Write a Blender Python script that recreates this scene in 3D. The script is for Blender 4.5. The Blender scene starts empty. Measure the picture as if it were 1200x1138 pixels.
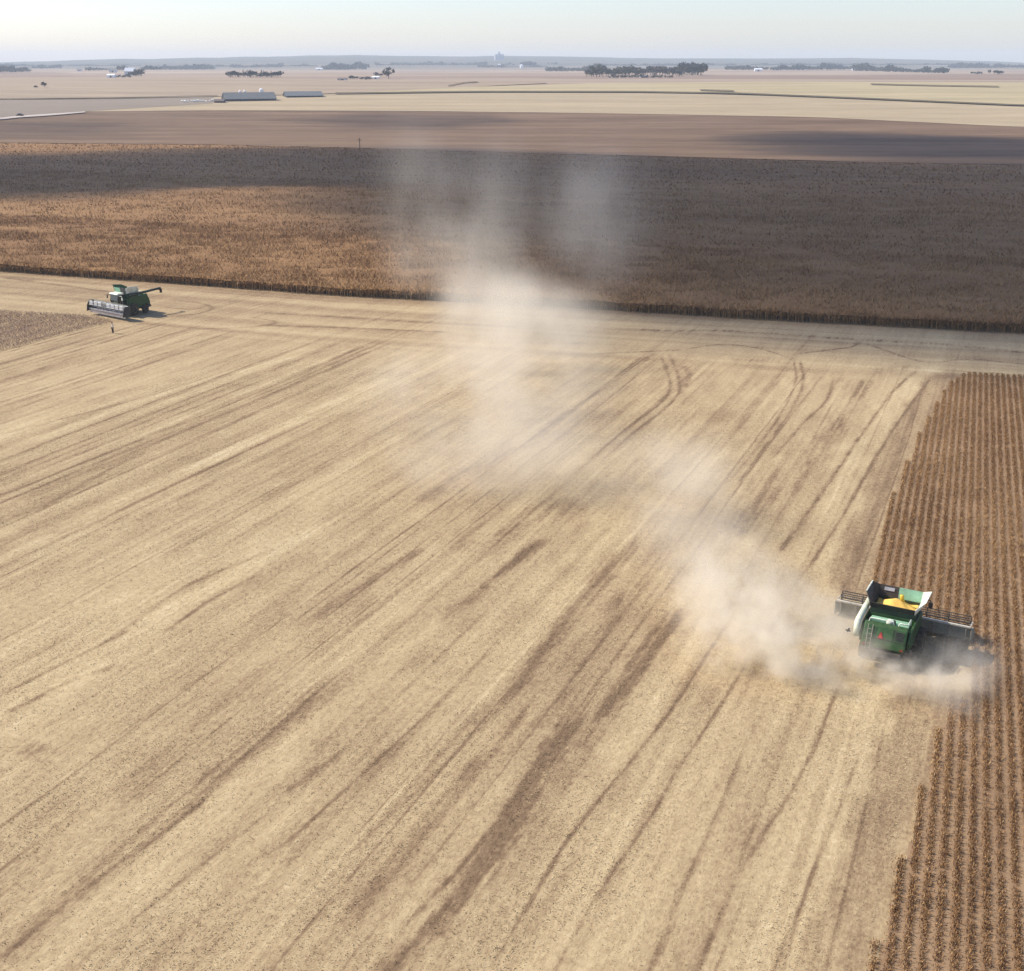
import bpy, bmesh, math, random
import numpy as np
from mathutils import Vector, Matrix

R = math.radians
S = bpy.context.scene
C = S.collection
rng = np.random.default_rng(7)
random.seed(7)

# ------------------------------------------------------------------ camera
H = 38.9                      # drone height
F = 1400.0                    # focal length in photo pixels (photo is 1200 x 1138)
YH = 74.0                     # row of the level horizon
PITCH = math.atan((569 - YH) / F)
SP, CP = math.sin(PITCH), math.cos(PITCH)
A = R(22.8)                   # bearing of the crop rows
SA, CA = math.sin(A), math.cos(A)

cam = bpy.data.cameras.new('camera')
cam.sensor_width = 36.0
cam.lens = 36.0 * F / 1200.0
cam.clip_start = 0.5
cam.clip_end = 40000
co = bpy.data.objects.new('camera', cam)
C.objects.link(co)
co.location = (0, 0, H)
co.rotation_euler = (math.pi / 2 - PITCH, 0, 0)
S.camera = co


# ------------------------------------------------------------------ noise
def _hash(ix, iy, seed):
    h = (ix.astype(np.int64) * 374761393 + iy.astype(np.int64) * 668265263 + seed * 974711) & 0x7fffffff
    h = ((h ^ (h >> 13)) * 1274126177) & 0x7fffffff
    h = (h ^ (h >> 16)) & 0xffff
    return h / 65535.0


def vnoise(x, y, seed=0):
    x = np.asarray(x, float)
    y = np.asarray(y, float) + 0 * x
    x0, y0 = np.floor(x), np.floor(y)
    fx, fy = x - x0, y - y0
    fx = fx * fx * (3 - 2 * fx)
    fy = fy * fy * (3 - 2 * fy)
    a = _hash(x0, y0, seed)
    b = _hash(x0 + 1, y0, seed)
    c = _hash(x0, y0 + 1, seed)
    d = _hash(x0 + 1, y0 + 1, seed)
    return (a * (1 - fx) + b * fx) * (1 - fy) + (c * (1 - fx) + d * fx) * fy - 0.5


def sstep(a, b, x):
    t = np.clip((np.asarray(x, float) - a) / (b - a), 0, 1)
    return t * t * (3 - 2 * t)


# ------------------------------------------------------------------ terrain
HX = [-900, -300, 0, 100, 250, 400, 580, 700, 830, 1000, 1200, 1500, 2100]
HY = [75, 74, 73, 70.5, 67.8, 65.8, 66, 67, 69, 69, 73, 74, 75]


def terrain(x, y):
    x = np.asarray(x, float)
    y = np.asarray(y, float)
    d = np.hypot(x, y)
    z = 22 * sstep(620, 1500, d)
    px = 600 + F * x / np.maximum(y * CP, 0.35 * d + 1)
    top = np.interp(px, HX, HY)
    ang = (YH - top) / F * CP
    peak = H + ang * 7200 + 7 * vnoise(px / 60, 0 * px, 3) + 4 * vnoise(px / 21, 0 * px, 4)
    z = z + (peak - 22) * sstep(3800, 7200, d) * (1 - 0.3 * sstep(7400, 9000, d))
    z = z + 5.0 * vnoise(x / 420, y / 420, 11) * sstep(1700, 3000, d) * (1 - sstep(5000, 6500, d))
    return z


def ray(px, py):
    cx, cy = (px - 600) / F, (569 - py) / F
    v = np.array([cx, CP + cy * SP, -SP + cy * CP])
    return v / np.linalg.norm(v)


TS = 20.0 * 1.012 ** np.arange(512)


def ground(px, py, zoff=0.0):
    v = ray(px, py)
    t = TS
    for _ in range(3):
        below = H + v[2] * t < terrain(v[0] * t, v[1] * t) + zoff
        i = int(np.argmax(below))
        if not below[i]:
            hi = 7000.0
            break
        hi = t[i]
        t = np.linspace(t[max(i - 1, 0)], hi, 40)
    return v[0] * hi, v[1] * hi, H + v[2] * hi


def flat(px, py):
    """points on the flat near ground, vectorised"""
    px = np.asarray(px, float)
    py = np.asarray(py, float)
    cx, cy = (px - 600) / F, (569 - py) / F
    k = H / (SP - cy * CP)
    return cx * k, (CP + cy * SP) * k


def scale_at(p):
    return F / (p[1] * CP + (H - p[2]) * SP)     # photo pixels per metre


def to_st(x, y):
    return x * CA - y * SA, x * SA + y * CA


# ------------------------------------------------------------------ object helpers
def tag(o, label=None, cat=None, group=None, kind=None):
    if label:
        o['label'] = label
    if cat:
        o['category'] = cat
    if group:
        o['group'] = group
    if kind:
        o['kind'] = kind
    return o


def empty(name, loc=(0, 0, 0), rz=0.0):
    o = bpy.data.objects.new(name, None)
    o.empty_display_size = 0.5
    C.objects.link(o)
    o.location = loc
    o.rotation_euler = (0, 0, rz)
    return o


def np_mesh(name, verts, faces, mat, attrs=None, smooth=False):
    """faces: (n,3) or (n,4) int array"""
    verts = np.asarray(verts, np.float32)
    faces = np.asarray(faces, np.int32)
    k = faces.shape[1]
    me = bpy.data.meshes.new(name)
    me.vertices.add(len(verts))
    me.vertices.foreach_set('co', verts.ravel())
    me.loops.add(faces.size)
    me.loops.foreach_set('vertex_index', faces.ravel())
    me.polygons.add(len(faces))
    me.polygons.foreach_set('loop_start', np.arange(0, faces.size, k, dtype=np.int32))
    if smooth:
        me.polygons.foreach_set('use_smooth', np.ones(len(faces), bool))
    me.update(calc_edges=True)
    for an, av in (attrs or {}).items():
        at = me.attributes.new(an, 'FLOAT', 'POINT')
        at.data.foreach_set('value', np.asarray(av, np.float32).ravel())
    me.materials.append(mat)
    o = bpy.data.objects.new(name, me)
    C.objects.link(o)
    return o


def grid_faces(nx, ny):
    i = np.arange(nx * ny).reshape(ny, nx)
    return np.stack([i[:-1, :-1], i[:-1, 1:], i[1:, 1:], i[1:, :-1]], -1).reshape(-1, 4)


class MB:
    """collects solid shapes, links them as one mesh object"""

    def __init__(self):
        self.v, self.f = [], []

    def add(self, vs, fs):
        n = len(self.v)
        self.v += [tuple(p) for p in vs]
        self.f += [tuple(i + n for i in f) for f in fs]
        return self

    def box(self, x0, x1, y0, y1, z0, z1):
        return self.prism([(y0, z0), (y1, z0), (y1, z1), (y0, z1)], x0, x1)

    def prism(self, prof, x0, x1):
        """profile in the YZ plane run along x"""
        n = len(prof)
        vs = [(x0, y, z) for y, z in prof] + [(x1, y, z) for y, z in prof]
        fs = [tuple(range(n))[::-1], tuple(range(n, 2 * n))]
        fs += [(i, (i + 1) % n, (i + 1) % n + n, i + n) for i in range(n)]
        return self.add(vs, fs)

    def prism_z(self, prof, z0, z1):
        n = len(prof)
        vs = [(x, y, z0) for x, y in prof] + [(x, y, z1) for x, y in prof]
        fs = [tuple(range(n))[::-1], tuple(range(n, 2 * n))]
        fs += [(i, (i + 1) % n, (i + 1) % n + n, i + n) for i in range(n)]
        return self.add(vs, fs)

    def panel(self, a, b, c, d, t=0.04):
        a, b, c, d = map(Vector, (a, b, c, d))
        n = (b - a).cross(d - a)
        if n.length < 1e-6:
            n = (c - a).cross(d - a)
        n = n.normalized() * t
        vs = [a, b, c, d, a - n, b - n, c - n, d - n]
        return self.add(vs, [(0, 1, 2, 3), (7, 6, 5, 4), (0, 4, 5, 1), (1, 5, 6, 2), (2, 6, 7, 3), (3, 7, 4, 0)])

    def tri(self, a, b, c, t=0.04):
        a, b, c = map(Vector, (a, b, c))
        n = (b - a).cross(c - a).normalized() * t
        return self.add([a, b, c, a - n, b - n, c - n], [(0, 1, 2), (5, 4, 3), (0, 3, 4, 1), (1, 4, 5, 2), (2, 5, 3, 0)])

    def tube(self, pts, r, n=10):
        pts = [Vector(p) for p in pts]
        rs = r if isinstance(r, (list, tuple)) else [r] * len(pts)
        vs, fs = [], []
        for i, p in enumerate(pts):
            d = (pts[min(i + 1, len(pts) - 1)] - pts[max(i - 1, 0)]).normalized()
            a = d.cross(Vector((0, 0, 1)))
            if a.length < 1e-3:
                a = d.cross(Vector((1, 0, 0)))
            a.normalize()
            b = d.cross(a)
            for k in range(n):
                t = 2 * math.pi * k / n
                vs.append(p + (a * math.cos(t) + b * math.sin(t)) * rs[i])
        for i in range(len(pts) - 1):
            for k in range(n):
                k2 = (k + 1) % n
                fs.append((i * n + k, i * n + k2, (i + 1) * n + k2, (i + 1) * n + k))
        fs.append(tuple(range(n))[::-1])
        fs.append(tuple(range((len(pts) - 1) * n, len(pts) * n)))
        return self.add(vs, fs)

    def lathe_x(self, prof, cx, cy, cz, n=28):
        """profile [(x offset, radius)] round an axle along x"""
        vs, fs = [], []
        for x, r in prof:
            for k in range(n):
                t = 2 * math.pi * k / n
                vs.append((cx + x, cy + r * math.cos(t), cz + r * math.sin(t)))
        m = len(prof)
        for i in range(m - 1):
            for k in range(n):
                k2 = (k + 1) % n
                fs.append((i * n + k, i * n + k2, (i + 1) * n + k2, (i + 1) * n + k))
        fs.append(tuple(range(n))[::-1])
        fs.append(tuple(range((m - 1) * n, m * n)))
        return self.add(vs, fs)

    def lathe_z(self, prof, cx, cy, n=20):
        vs, fs = [], []
        for r, z in prof:
            for k in range(n):
                t = 2 * math.pi * k / n
                vs.append((cx + r * math.cos(t), cy + r * math.sin(t), z))
        m = len(prof)
        for i in range(m - 1):
            for k in range(n):
                k2 = (k + 1) % n
                fs.append((i * n + k, i * n + k2, (i + 1) * n + k2, (i + 1) * n + k))
        fs.append(tuple(range(n))[::-1])
        fs.append(tuple(range((m - 1) * n, m * n)))
        return self.add(vs, fs)

    def build(self, name, mat, parent=None, bevel=0.0, smooth=False):
        me = bpy.data.meshes.new(name)
        me.from_pydata(self.v, [], self.f)
        bm = bmesh.new()
        bm.from_mesh(me)
        bmesh.ops.recalc_face_normals(bm, faces=bm.faces)
        bm.to_mesh(me)
        bm.free()
        if smooth:
            for p in me.polygons:
                p.use_smooth = True
        me.materials.append(mat)
        o = bpy.data.objects.new(name, me)
        C.objects.link(o)
        if parent:
            o.parent = parent
        if bevel:
            b = o.modifiers.new('bevel', 'BEVEL')
            b.width = bevel
            b.segments = 2
            b.limit_method = 'ANGLE'
        return o


# ------------------------------------------------------------------ materials
class NT:
    def __init__(self, name):
        self.m = bpy.data.materials.new(name)
        self.m.use_nodes = True
        self.t = self.m.node_tree
        self.t.nodes.clear()
        self.out = self.n('ShaderNodeOutputMaterial')

    def n(self, kind, **kw):
        nd = self.t.nodes.new(kind)
        for k, v in kw.items():
            if k.startswith('i_'):
                nd.inputs[k[2:].replace('_', ' ')].default_value = v
            else:
                setattr(nd, k, v)
        return nd

    def l(self, a, b):
        self.t.links.new(a, b)

    def math(self, op, a, b=None, clamp=False):
        nd = self.n('ShaderNodeMath', operation=op, use_clamp=clamp)
        for i, v in enumerate((a, b)):
            if v is None:
                continue
            if isinstance(v, (int, float)):
                nd.inputs[i].default_value = v
            else:
                self.l(v, nd.inputs[i])
        return nd.outputs[0]

    def coords(self, scale=(1, 1, 1), rot=(0, 0, 0), loc=(0, 0, 0)):
        tc = self.n('ShaderNodeTexCoord')
        mp = self.n('ShaderNodeMapping')
        self.l(tc.outputs['Object'], mp.inputs['Vector'])
        mp.inputs['Scale'].default_value = scale
        mp.inputs['Rotation'].default_value = rot
        mp.inputs['Location'].default_value = loc
        return mp.outputs[0]

    def noise(self, vec, scale, detail=4, rough=0.6):
        nd = self.n('ShaderNodeTexNoise')
        nd.inputs['Scale'].default_value = scale
        nd.inputs['Detail'].default_value = detail
        nd.inputs['Roughness'].default_value = rough
        self.l(vec, nd.inputs['Vector'])
        return nd.outputs['Fac']

    def ramp(self, fac, stops):
        nd = self.n('ShaderNodeValToRGB')
        r = nd.color_ramp
        while len(r.elements) < len(stops):
            r.elements.new(0.5)
        for e, (p, c) in zip(r.elements, stops):
            e.position = p
            e.color = (*c, 1)
        self.l(fac, nd.inputs[0])
        return nd.outputs[0]

    def surface(self, col, rough=0.9, metallic=0.0, bump=None, bstr=0.3, bdist=0.05, spec=0.3, alpha=None):
        b = self.n('ShaderNodeBsdfPrincipled')
        self.l(col, b.inputs['Base Color'])
        b.inputs['Roughness'].default_value = rough
        b.inputs['Metallic'].default_value = metallic
        b.inputs['Specular IOR Level'].default_value = spec
        if bump is not None:
            bp = self.n('ShaderNodeBump')
            bp.inputs['Strength'].default_value = bstr
            bp.inputs['Distance'].default_value = bdist
            self.l(bump, bp.inputs['Height'])
            self.l(bp.outputs[0], b.inputs['Normal'])
        self.l(b.outputs[0], self.out.inputs['Surface'])
        return self.m


def plain(name, c, rough=0.5, metallic=0.0, var=0.25, scale=3.0, spec=0.4):
    """painted / worn surface: colour broken up by noise"""
    t = NT(name)
    f = t.noise(t.coords(), scale, 5, 0.65)
    lo = tuple(max(0, x * (1 - var)) for x in c)
    hi = tuple(min(1, x * (1 + var)) for x in c)
    return t.surface(t.ramp(f, [(0.3, lo), (0.7, hi)]), rough, metallic, spec=spec)


M = {}
M['green'] = plain('green_paint', (0.012, 0.046, 0.013), 0.42, var=0.3, scale=1.5)
M['dark_green'] = plain('dark_green_paint', (0.012, 0.035, 0.018), 0.5)
M['mint'] = plain('pale_green_deck', (0.24, 0.47, 0.36), 0.45, var=0.3, scale=2)
M['cream'] = plain('cream_panel', (0.72, 0.76, 0.62), 0.45, var=0.15, scale=2)
M['auger'] = plain('sun_pale_tube', (0.62, 0.66, 0.50), 0.4, var=0.12)  # sun glare on the green tube put into a pale colour
M['black'] = plain('black_plastic', (0.012, 0.012, 0.012), 0.55)
M['charcoal'] = plain('charcoal_plastic', (0.035, 0.032, 0.030), 0.6)
M['rubber'] = plain('tyre_rubber', (0.022, 0.020, 0.018), 0.85)
M['yellow'] = plain('yellow_rim_paint', (0.62, 0.42, 0.03), 0.5)
M['steel'] = plain('bare_steel', (0.50, 0.49, 0.50), 0.42, 0.35)
M['grey_steel'] = plain('grey_painted_steel', (0.17, 0.18, 0.145), 0.6)
M['beam'] = plain('dusty_beam', (0.46, 0.42, 0.34), 0.7)
M['glass'] = plain('tinted_glass', (0.012, 0.018, 0.02), 0.08, spec=0.6)
M['orange'] = plain('orange_reflector', (0.42, 0.03, 0.015), 0.5, var=0.1)
M['red'] = plain('red_border', (0.26, 0.012, 0.01), 0.5, var=0.1)
M['grain'] = plain('yellow_soybeans', (0.75, 0.46, 0.10), 0.85, var=0.2, scale=6)
M['white'] = plain('white_paint', (0.78, 0.78, 0.76), 0.5, var=0.06)
M['skin'] = plain('skin', (0.45, 0.28, 0.20), 0.6, var=0.08)
M['shirt'] = plain('cream_cloth', (0.70, 0.64, 0.52), 0.9, var=0.1)
M['trousers'] = plain('dark_cloth', (0.03, 0.026, 0.022), 0.9)
M['hair'] = plain('brown_hair', (0.06, 0.035, 0.02), 0.8)
M['wood'] = plain('weathered_wood', (0.12, 0.085, 0.06), 0.9)
M['roof_grey'] = plain('grey_sheet_roof', (0.15, 0.155, 0.145), 0.55, var=0.12, scale=0.4)
M['wall_dark'] = plain('dark_barn_wall', (0.045, 0.055, 0.06), 0.8, var=0.3, scale=0.4)
M['wall_white'] = plain('white_siding', (0.80, 0.80, 0.80), 0.7, var=0.05, scale=0.5)
M['wall_grey'] = plain('grey_siding', (0.50, 0.53, 0.56), 0.7, var=0.1, scale=0.5)
M['roof_brown'] = plain('brown_shingles', (0.13, 0.10, 0.09), 0.9, var=0.2, scale=0.6)
M['bale'] = plain('white_bale_wrap', (0.72, 0.70, 0.62), 0.6, var=0.1)
M['car'] = plain('dark_vehicle_paint', (0.02, 0.022, 0.028), 0.4)


def dusty(name, c, rough, amount):
    """machine paint with field dust settled on it, most on faces that look up"""
    t = NT(name)
    f = t.noise(t.coords(), 1.6, 5, 0.65)
    base = t.ramp(f, [(0.3, tuple(x * .7 for x in c)), (0.7, tuple(x * 1.3 for x in c))])
    geo = t.n('ShaderNodeNewGeometry')
    sp = t.n('ShaderNodeSeparateXYZ')
    t.l(geo.outputs['Normal'], sp.inputs[0])
    up = t.math('ADD', t.math('MULTIPLY', sp.outputs[2], 0.5, True), 0.35)
    n2 = t.noise(t.coords((1, 1, 2.2)), 2.6, 6, 0.7)
    k = t.math('MULTIPLY', t.math('MULTIPLY', t.math('SUBTRACT', n2, 0.36), 3.0, True), t.math('MULTIPLY', up, amount), True)
    mx = t.n('ShaderNodeMix', data_type='RGBA')
    t.l(k, mx.inputs[0])
    t.l(base, mx.inputs[6])
    mx.inputs[7].default_value = (0.33, 0.255, 0.165, 1)
    return t.surface(mx.outputs[2], rough, spec=0.35)


for _k, _c, _r, _a in (('green', (0.013, 0.062, 0.012), 0.42, 0.2), ('dark_green', (0.011, 0.032, 0.016), 0.5, 0.3), ('cream', (0.70, 0.73, 0.60), 0.5, 0.4), ('auger', (0.60, 0.63, 0.48), 0.45, 0.45),
                       ('mint', (0.24, 0.45, 0.30), 0.5, 0.3), ('black', (0.012, 0.012, 0.012), 0.6, 0.25), ('charcoal', (0.035, 0.032, 0.030), 0.65, 0.3), ('rubber', (0.022, 0.02, 0.018), 0.9, 0.6),
                       ('grey_steel', (0.23, 0.225, 0.175), 0.65, 0.7)):
    M[_k] = dusty('dusty_' + _k, _c, _r, _a)


def leaf_mat(name, c, var=0.5):
    t = NT(name)
    f = t.noise(t.coords(), 0.25, 4)
    lo = tuple(x * (1 - var) for x in c)
    hi = tuple(x * (1 + var) for x in c)
    return t.surface(t.ramp(f, [(0.3, lo), (0.7, hi)]), 0.9, spec=0.1)


M['leaf_dark'] = leaf_mat('dark_foliage', (0.042, 0.055, 0.045))
M['leaf_mid'] = leaf_mat('dull_green_foliage', (0.085, 0.095, 0.072))
M['leaf_bare'] = leaf_mat('bare_grey_brush', (0.125, 0.115, 0.10))
M['leaf_blue'] = leaf_mat('spruce_foliage', (0.034, 0.052, 0.055))
M['bark'] = plain('bark', (0.06, 0.05, 0.04), 0.95)


def tone_mat(name, stops, speck=0.2, sc=(3.0, 1.2, 3.0), nscale=2.0, detail=6, extra=None, bump=0.4, bd=0.06, rough=0.95):
    """colour from a per-vertex residue tone plus fine straw speckle"""
    t = NT(name)
    at = t.n('ShaderNodeAttribute', attribute_name='tone')
    n1 = t.noise(t.coords(sc), nscale, detail, 0.7)
    n2 = t.noise(t.coords((1, 0.35, 1)), 0.35, 5, 0.6)
    n3 = t.noise(t.coords((4.5, 0.16, 1)), 1.0, 4, 0.65)
    n4 = t.noise(t.coords((1, 0.75, 1)), 2.3, 5, 0.82)
    f = t.math('ADD', at.outputs['Fac'], t.math('MULTIPLY', t.math('SUBTRACT', n1, 0.5), speck * 2))
    f = t.math('ADD', f, t.math('MULTIPLY', t.math('SUBTRACT', n2, 0.5), 0.22))
    f = t.math('ADD', f, t.math('MULTIPLY', t.math('SUBTRACT', n3, 0.5), 0.20))
    f = t.math('ADD', f, t.math('MULTIPLY', t.math('SUBTRACT', n4, 0.5), 0.88), clamp=True)
    return t.surface(t.ramp(f, stops), rough, bump=n1, bstr=bump, bdist=bd, spec=0.1)


# ------------------------------------------------------------------ ground sheet
def far_ground_mat():
    t = NT('farmland')
    v = t.n('ShaderNodeTexVoronoi', distance='CHEBYCHEV')
    v.inputs['Scale'].default_value = 1.0
    v.inputs['Randomness'].default_value = 0.75
    t.l(t.coords((1 / 620, 1 / 430, 1), (0, 0, -A)), v.inputs['Vector'])
    sep = t.n('ShaderNodeSeparateColor')
    t.l(v.outputs['Color'], sep.inputs[0])
    f = t.math('ADD', sep.outputs[0], t.math('MULTIPLY', t.math('SUBTRACT', t.noise(t.coords((0.004, 0.012, 1)), 1.0, 5), 0.5), 0.5), clamp=True)
    col = t.ramp(f, [(0.0, (0.22, 0.155, 0.115)), (0.3, (0.29, 0.215, 0.16)), (0.55, (0.36, 0.28, 0.2)), (0.8, (0.26, 0.20, 0.155)), (1.0, (0.40, 0.32, 0.22))])
    ln = t.n('ShaderNodeVectorMath', operation='LENGTH')
    tc = t.n('ShaderNodeTexCoord')
    t.l(tc.outputs['Object'], ln.inputs[0])
    mr = t.n('ShaderNodeMapRange', interpolation_type='SMOOTHSTEP')
    t.l(ln.outputs['Value'], mr.inputs['Value'])
    mr.inputs['From Min'].default_value = 3000
    mr.inputs['From Max'].default_value = 5200
    nz = t.noise(t.coords((0.0016, 0.0008, 1)), 1.0, 5, 0.65)
    wood = t.math('MULTIPLY', mr.outputs[0], t.math('MULTIPLY', t.math('SUBTRACT', nz, 0.30), 5.0, True))
    mx = t.n('ShaderNodeMix', data_type='RGBA')
    t.l(wood, mx.inputs[0])
    t.l(col, mx.inputs[6])
    mx.inputs[7].default_value = (0.075, 0.085, 0.062, 1)
    return t.surface(mx.outputs[2], 0.95, spec=0.05)


nth, radii = 360, [1.0, 12, 40]
r = 60.0
while r < 9000:
    radii.append(r)
    r *= 1.045
radii.append(9000.0)
radii = np.array(radii)
th = np.linspace(0, 2 * math.pi, nth, endpoint=False)
RR, TT = np.meshgrid(radii, th, indexing='ij')
gx, gy = RR * np.sin(TT), RR * np.cos(TT)
gz = terrain(gx, gy) - 0.05
gv = np.stack([gx, gy, gz], -1).reshape(-1, 3)
ii = np.arange(len(radii) * nth).reshape(len(radii), nth)
jj = np.roll(ii, -1, axis=1)
gf = np.stack([ii[:-1], ii[1:], jj[1:], jj[:-1]], -1).reshape(-1, 4)
gf = np.vstack([gf, [[ii[0, 0], ii[0, nth // 4], ii[0, nth // 2], ii[0, 3 * nth // 4]]]])
go = np_mesh('ground', gv, gf, far_ground_mat(), smooth=True)
tag(go, kind='structure')


# ------------------------------------------------------------------ far fields draped on the slope
def field_mat(name, c, var=0.18, streak=(0.004, 0.03)):
    t = NT(name)
    f1 = t.noise(t.coords((streak[0], streak[1], 1)), 1.0, 6, 0.62)
    f2 = t.noise(t.coords((0.05, 0.12, 1)), 1.0, 4, 0.6)
    f = t.math('ADD', t.math('MULTIPLY', f1, 0.75), t.math('MULTIPLY', f2, 0.25))
    lo = tuple(x * (1 - var) for x in c)
    hi = tuple(x * (1 + var) for x in c)
    return t.surface(t.ramp(f, [(0.32, lo), (0.66, hi)]), 0.95, spec=0.05)


def field(name, top, bot, mat, zo, nx=40, ny=14):
    """sheet between two boundary lines given where they lie in the photo"""
    tx, ty = zip(*top)
    bx, by = zip(*bot)
    vs = []
    for j in range(ny):
        w = j / (ny - 1)
        for i in range(nx):
            q = i / (nx - 1)
            x1 = tx[0] + (tx[-1] - tx[0]) * q
            x2 = bx[0] + (bx[-1] - bx[0]) * q
            y1, y2 = np.interp(x1, tx, ty), np.interp(x2, bx, by)
            x, y, z = ground(x1 + (x2 - x1) * w, y1 + (y2 - y1) * w)
            vs.append((x, y, z + zo))
    o = np_mesh(name, vs, grid_faces(nx, ny), mat, smooth=True)
    return tag(o, kind='structure')


CORN_BACK = [(-500, 168), (-200, 170), (0, 171.5), (250, 174), (420, 178), (600, 184), (800, 189), (1000, 195), (1200, 199), (1500, 204), (1800, 208)]
TAN_LOW = [(-500, 134), (100, 131.5), (250, 130), (500, 131), (700, 133.5), (950, 138), (1200, 150), (1500, 158), (1800, 163)]
field('ploughed_field', TAN_LOW, [(x, y + 14) for x, y in CORN_BACK],
      field_mat('brown_ploughed_soil', (0.168, 0.110, 0.068), 0.36, (0.006, 0.045)), 0.35, 60, 20)
field('tan_stubble_field', [(120, 117), (250, 114.5), (390, 111), (560, 108.5), (740, 108.5), (1000, 116), (1200, 125), (1500, 132), (1800, 137)], TAN_LOW[1:],
      field_mat('pale_straw', (0.36, 0.285, 0.18), 0.18), 0.5, 50)
field('grey_fallow_field', [(-500, 119), (0, 117.5), (120, 117), (250, 114)], [(-500, 143), (0, 139), (90, 132), (250, 122)],
      field_mat('grey_soil', (0.235, 0.19, 0.145), 0.1), 0.6, 24)
field('golden_stubble_field', [(385, 109), (560, 102), (700, 98), (900, 96), (1200, 97), (1800, 99)], [(385, 110), (560, 108.2), (740, 108.2), (1000, 115.5), (1200, 124.5), (1500, 131), (1800, 136)],
      field_mat('golden_straw', (0.375, 0.305, 0.18), 0.2), 0.4, 50)
field('pink_stubble_field', [(-500, 93), (0, 92), (380, 93), (640, 97)], [(-500, 118.5), (0, 117), (250, 114), (380, 110.5), (640, 98)],
      field_mat('pinkish_straw', (0.315, 0.243, 0.168), 0.2), 0.45, 30)
field('gravel_road', [(-200, 147), (0, 139.8), (20, 137.6), (60, 135), (100, 132.2)], [(-200, 150), (0, 142.0), (20, 139.6), (60, 137), (100, 133.4)],
      field_mat('pale_gravel', (0.46, 0.40, 0.34), 0.1), 1.0, 20, 4)
vm = field_mat('dry_verge_grass', (0.13, 0.105, 0.062), 0.3, (0.05, 0.05))
for tl, wd in (([(393, 110.2), (560, 108.0), (740, 108.2), (860, 110), (1000, 115.7), (1200, 124.6), (1500, 131), (1800, 136)], 1.5),
               ([(1020, 99.3), (1090, 101), (1170, 102.3)], 0.9), ([(525, 101.5), (545, 97.5), (560, 96.8)], 0.8),
               ([(-300, 118.4), (0, 117), (120, 116.2), (255, 113.4)], 0.9), ([(820, 106.3), (860, 107.5)], 1.0)):
    field('grass_verge', tl, [(x, y + wd) for x, y in tl], vm, 1.3, 40, 3)

# ------------------------------------------------------------------ stubble field with its wheel tracks
EDGE = [(-500, 285), (-200, 305), (0, 318.5), (200, 333), (400, 347.5), (600, 357.5), (850, 372.5), (1000, 381), (1200, 391.5), (1500, 404), (1900, 418)]
ex, ey = flat(*zip(*EDGE))
ex[0], ey[0] = ex[0], ey[0]


def edge_y(x):
    return np.interp(x, ex, ey)


S0, S1, T0, T1 = -245.0, 70.0, 12.0, 285.0
NTT = 520
ss = np.concatenate([np.arange(S0, -75, 0.34), np.arange(-75, 8, 0.085), np.arange(8, S1, 0.4)])
NS = len(ss)
ts = np.linspace(T0, T1, NTT)
SS, TG = np.meshgrid(ss, ts)
WX, WY = SS * CA + TG * SA, -SS * SA + TG * CA
e = edge_y(WX) - WY                      # metres in front of the corn edge

tone = np.full(SS.shape, 0.60)
wob = 1.2 * vnoise(TG / 45, 0 * TG, 21)
sw = SS + wob
# combine passes: paler chaff swath, browner wheelings
PW = 10.67
ph = np.abs(((sw + 2.0) / PW) % 1.0 - 0.5) * 2       # 0 swath centre .. 1 pass edge
pid = np.floor((sw + 2.0) / PW)
pamp = 0.6 + 0.8 * (_hash(pid, pid * 0, 5))
rows = 0.05 * (0.5 - ph) * pamp
for wc, ww, am in ((0.30, 0.055, 0.09), (0.24, 0.025, 0.09)):
    rows -= am * np.exp(-((ph - wc) / ww) ** 2) * (0.35 + 1.3 * np.clip(vnoise(TG / 14, pid * 3.7, 8) + 0.45, 0, 1))
for wl, am, ln, sd in ((9.0, 0.045, 70, 31), (3.6, 0.055, 45, 32), (1.5, 0.055, 40, 33), (0.6, 0.06, 25, 34), (0.3, 0.07, 14, 37)):
    rows += am * 2 * vnoise(sw / wl, TG / ln, sd)
rows += 0.07 * 2 * vnoise(sw / 1.2, TG / 3.0, 35) + 0.05 * 2 * vnoise(sw / 6, TG / 9, 36) + 0.06 * 2 * vnoise(sw / 0.5, TG / 2.4, 38)
# thin wheel cuts and pale stalk lines that run along the rows
lr = np.random.default_rng(41)
sl = -245.0
while sl < 8:
    sl += lr.exponential(1.25) + 0.12
    wd0 = lr.uniform(0.05, 0.13) + (0.12 if sl < -75 else 0)
    am0 = -lr.uniform(0.12, 0.45) if lr.random() < 0.75 else lr.uniform(0.08, 0.25)
    if lr.random() < 0.15:
        wd0, am0 = wd0 * 3.5, am0 * 0.5
    drift = 1.6 * vnoise(ts / 60, 0 * ts + sl * 3.1, 22) + 0.12 * vnoise(ts / 5, 0 * ts + sl * 1.7, 23)
    pres = sstep(-0.12, 0.12, vnoise(ts / 28, 0 * ts + sl * 7.3, 24)) * np.clip(0.8 + 1.3 * vnoise(ts / 2.2, 0 * ts + sl * 2.9, 25), 0.1, 1.4)
    i0, i1 = np.searchsorted(ss, [sl - 2.5, sl + 2.5])
    if i1 - i0 < 2:
        continue
    rows[:, i0:i1] += am0 * pres[:, None] * np.exp(-((ss[None, i0:i1] - sl - drift[:, None]) / wd0) ** 2)
heads = 0
for wl, am, ln, sd in ((7.0, 0.10, 90, 41), (2.4, 0.12, 60, 42), (1.0, 0.08, 30, 43)):
    heads = heads + am * 2 * vnoise(e / wl, SS / ln, sd)
heads = heads - 0.05
hw = sstep(42, 30, e + 8 * vnoise(SS / 9, TG / 12, 44))
tone += 0.85 * rows * (1 - hw) + (heads + 0.3 * rows) * hw
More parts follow.
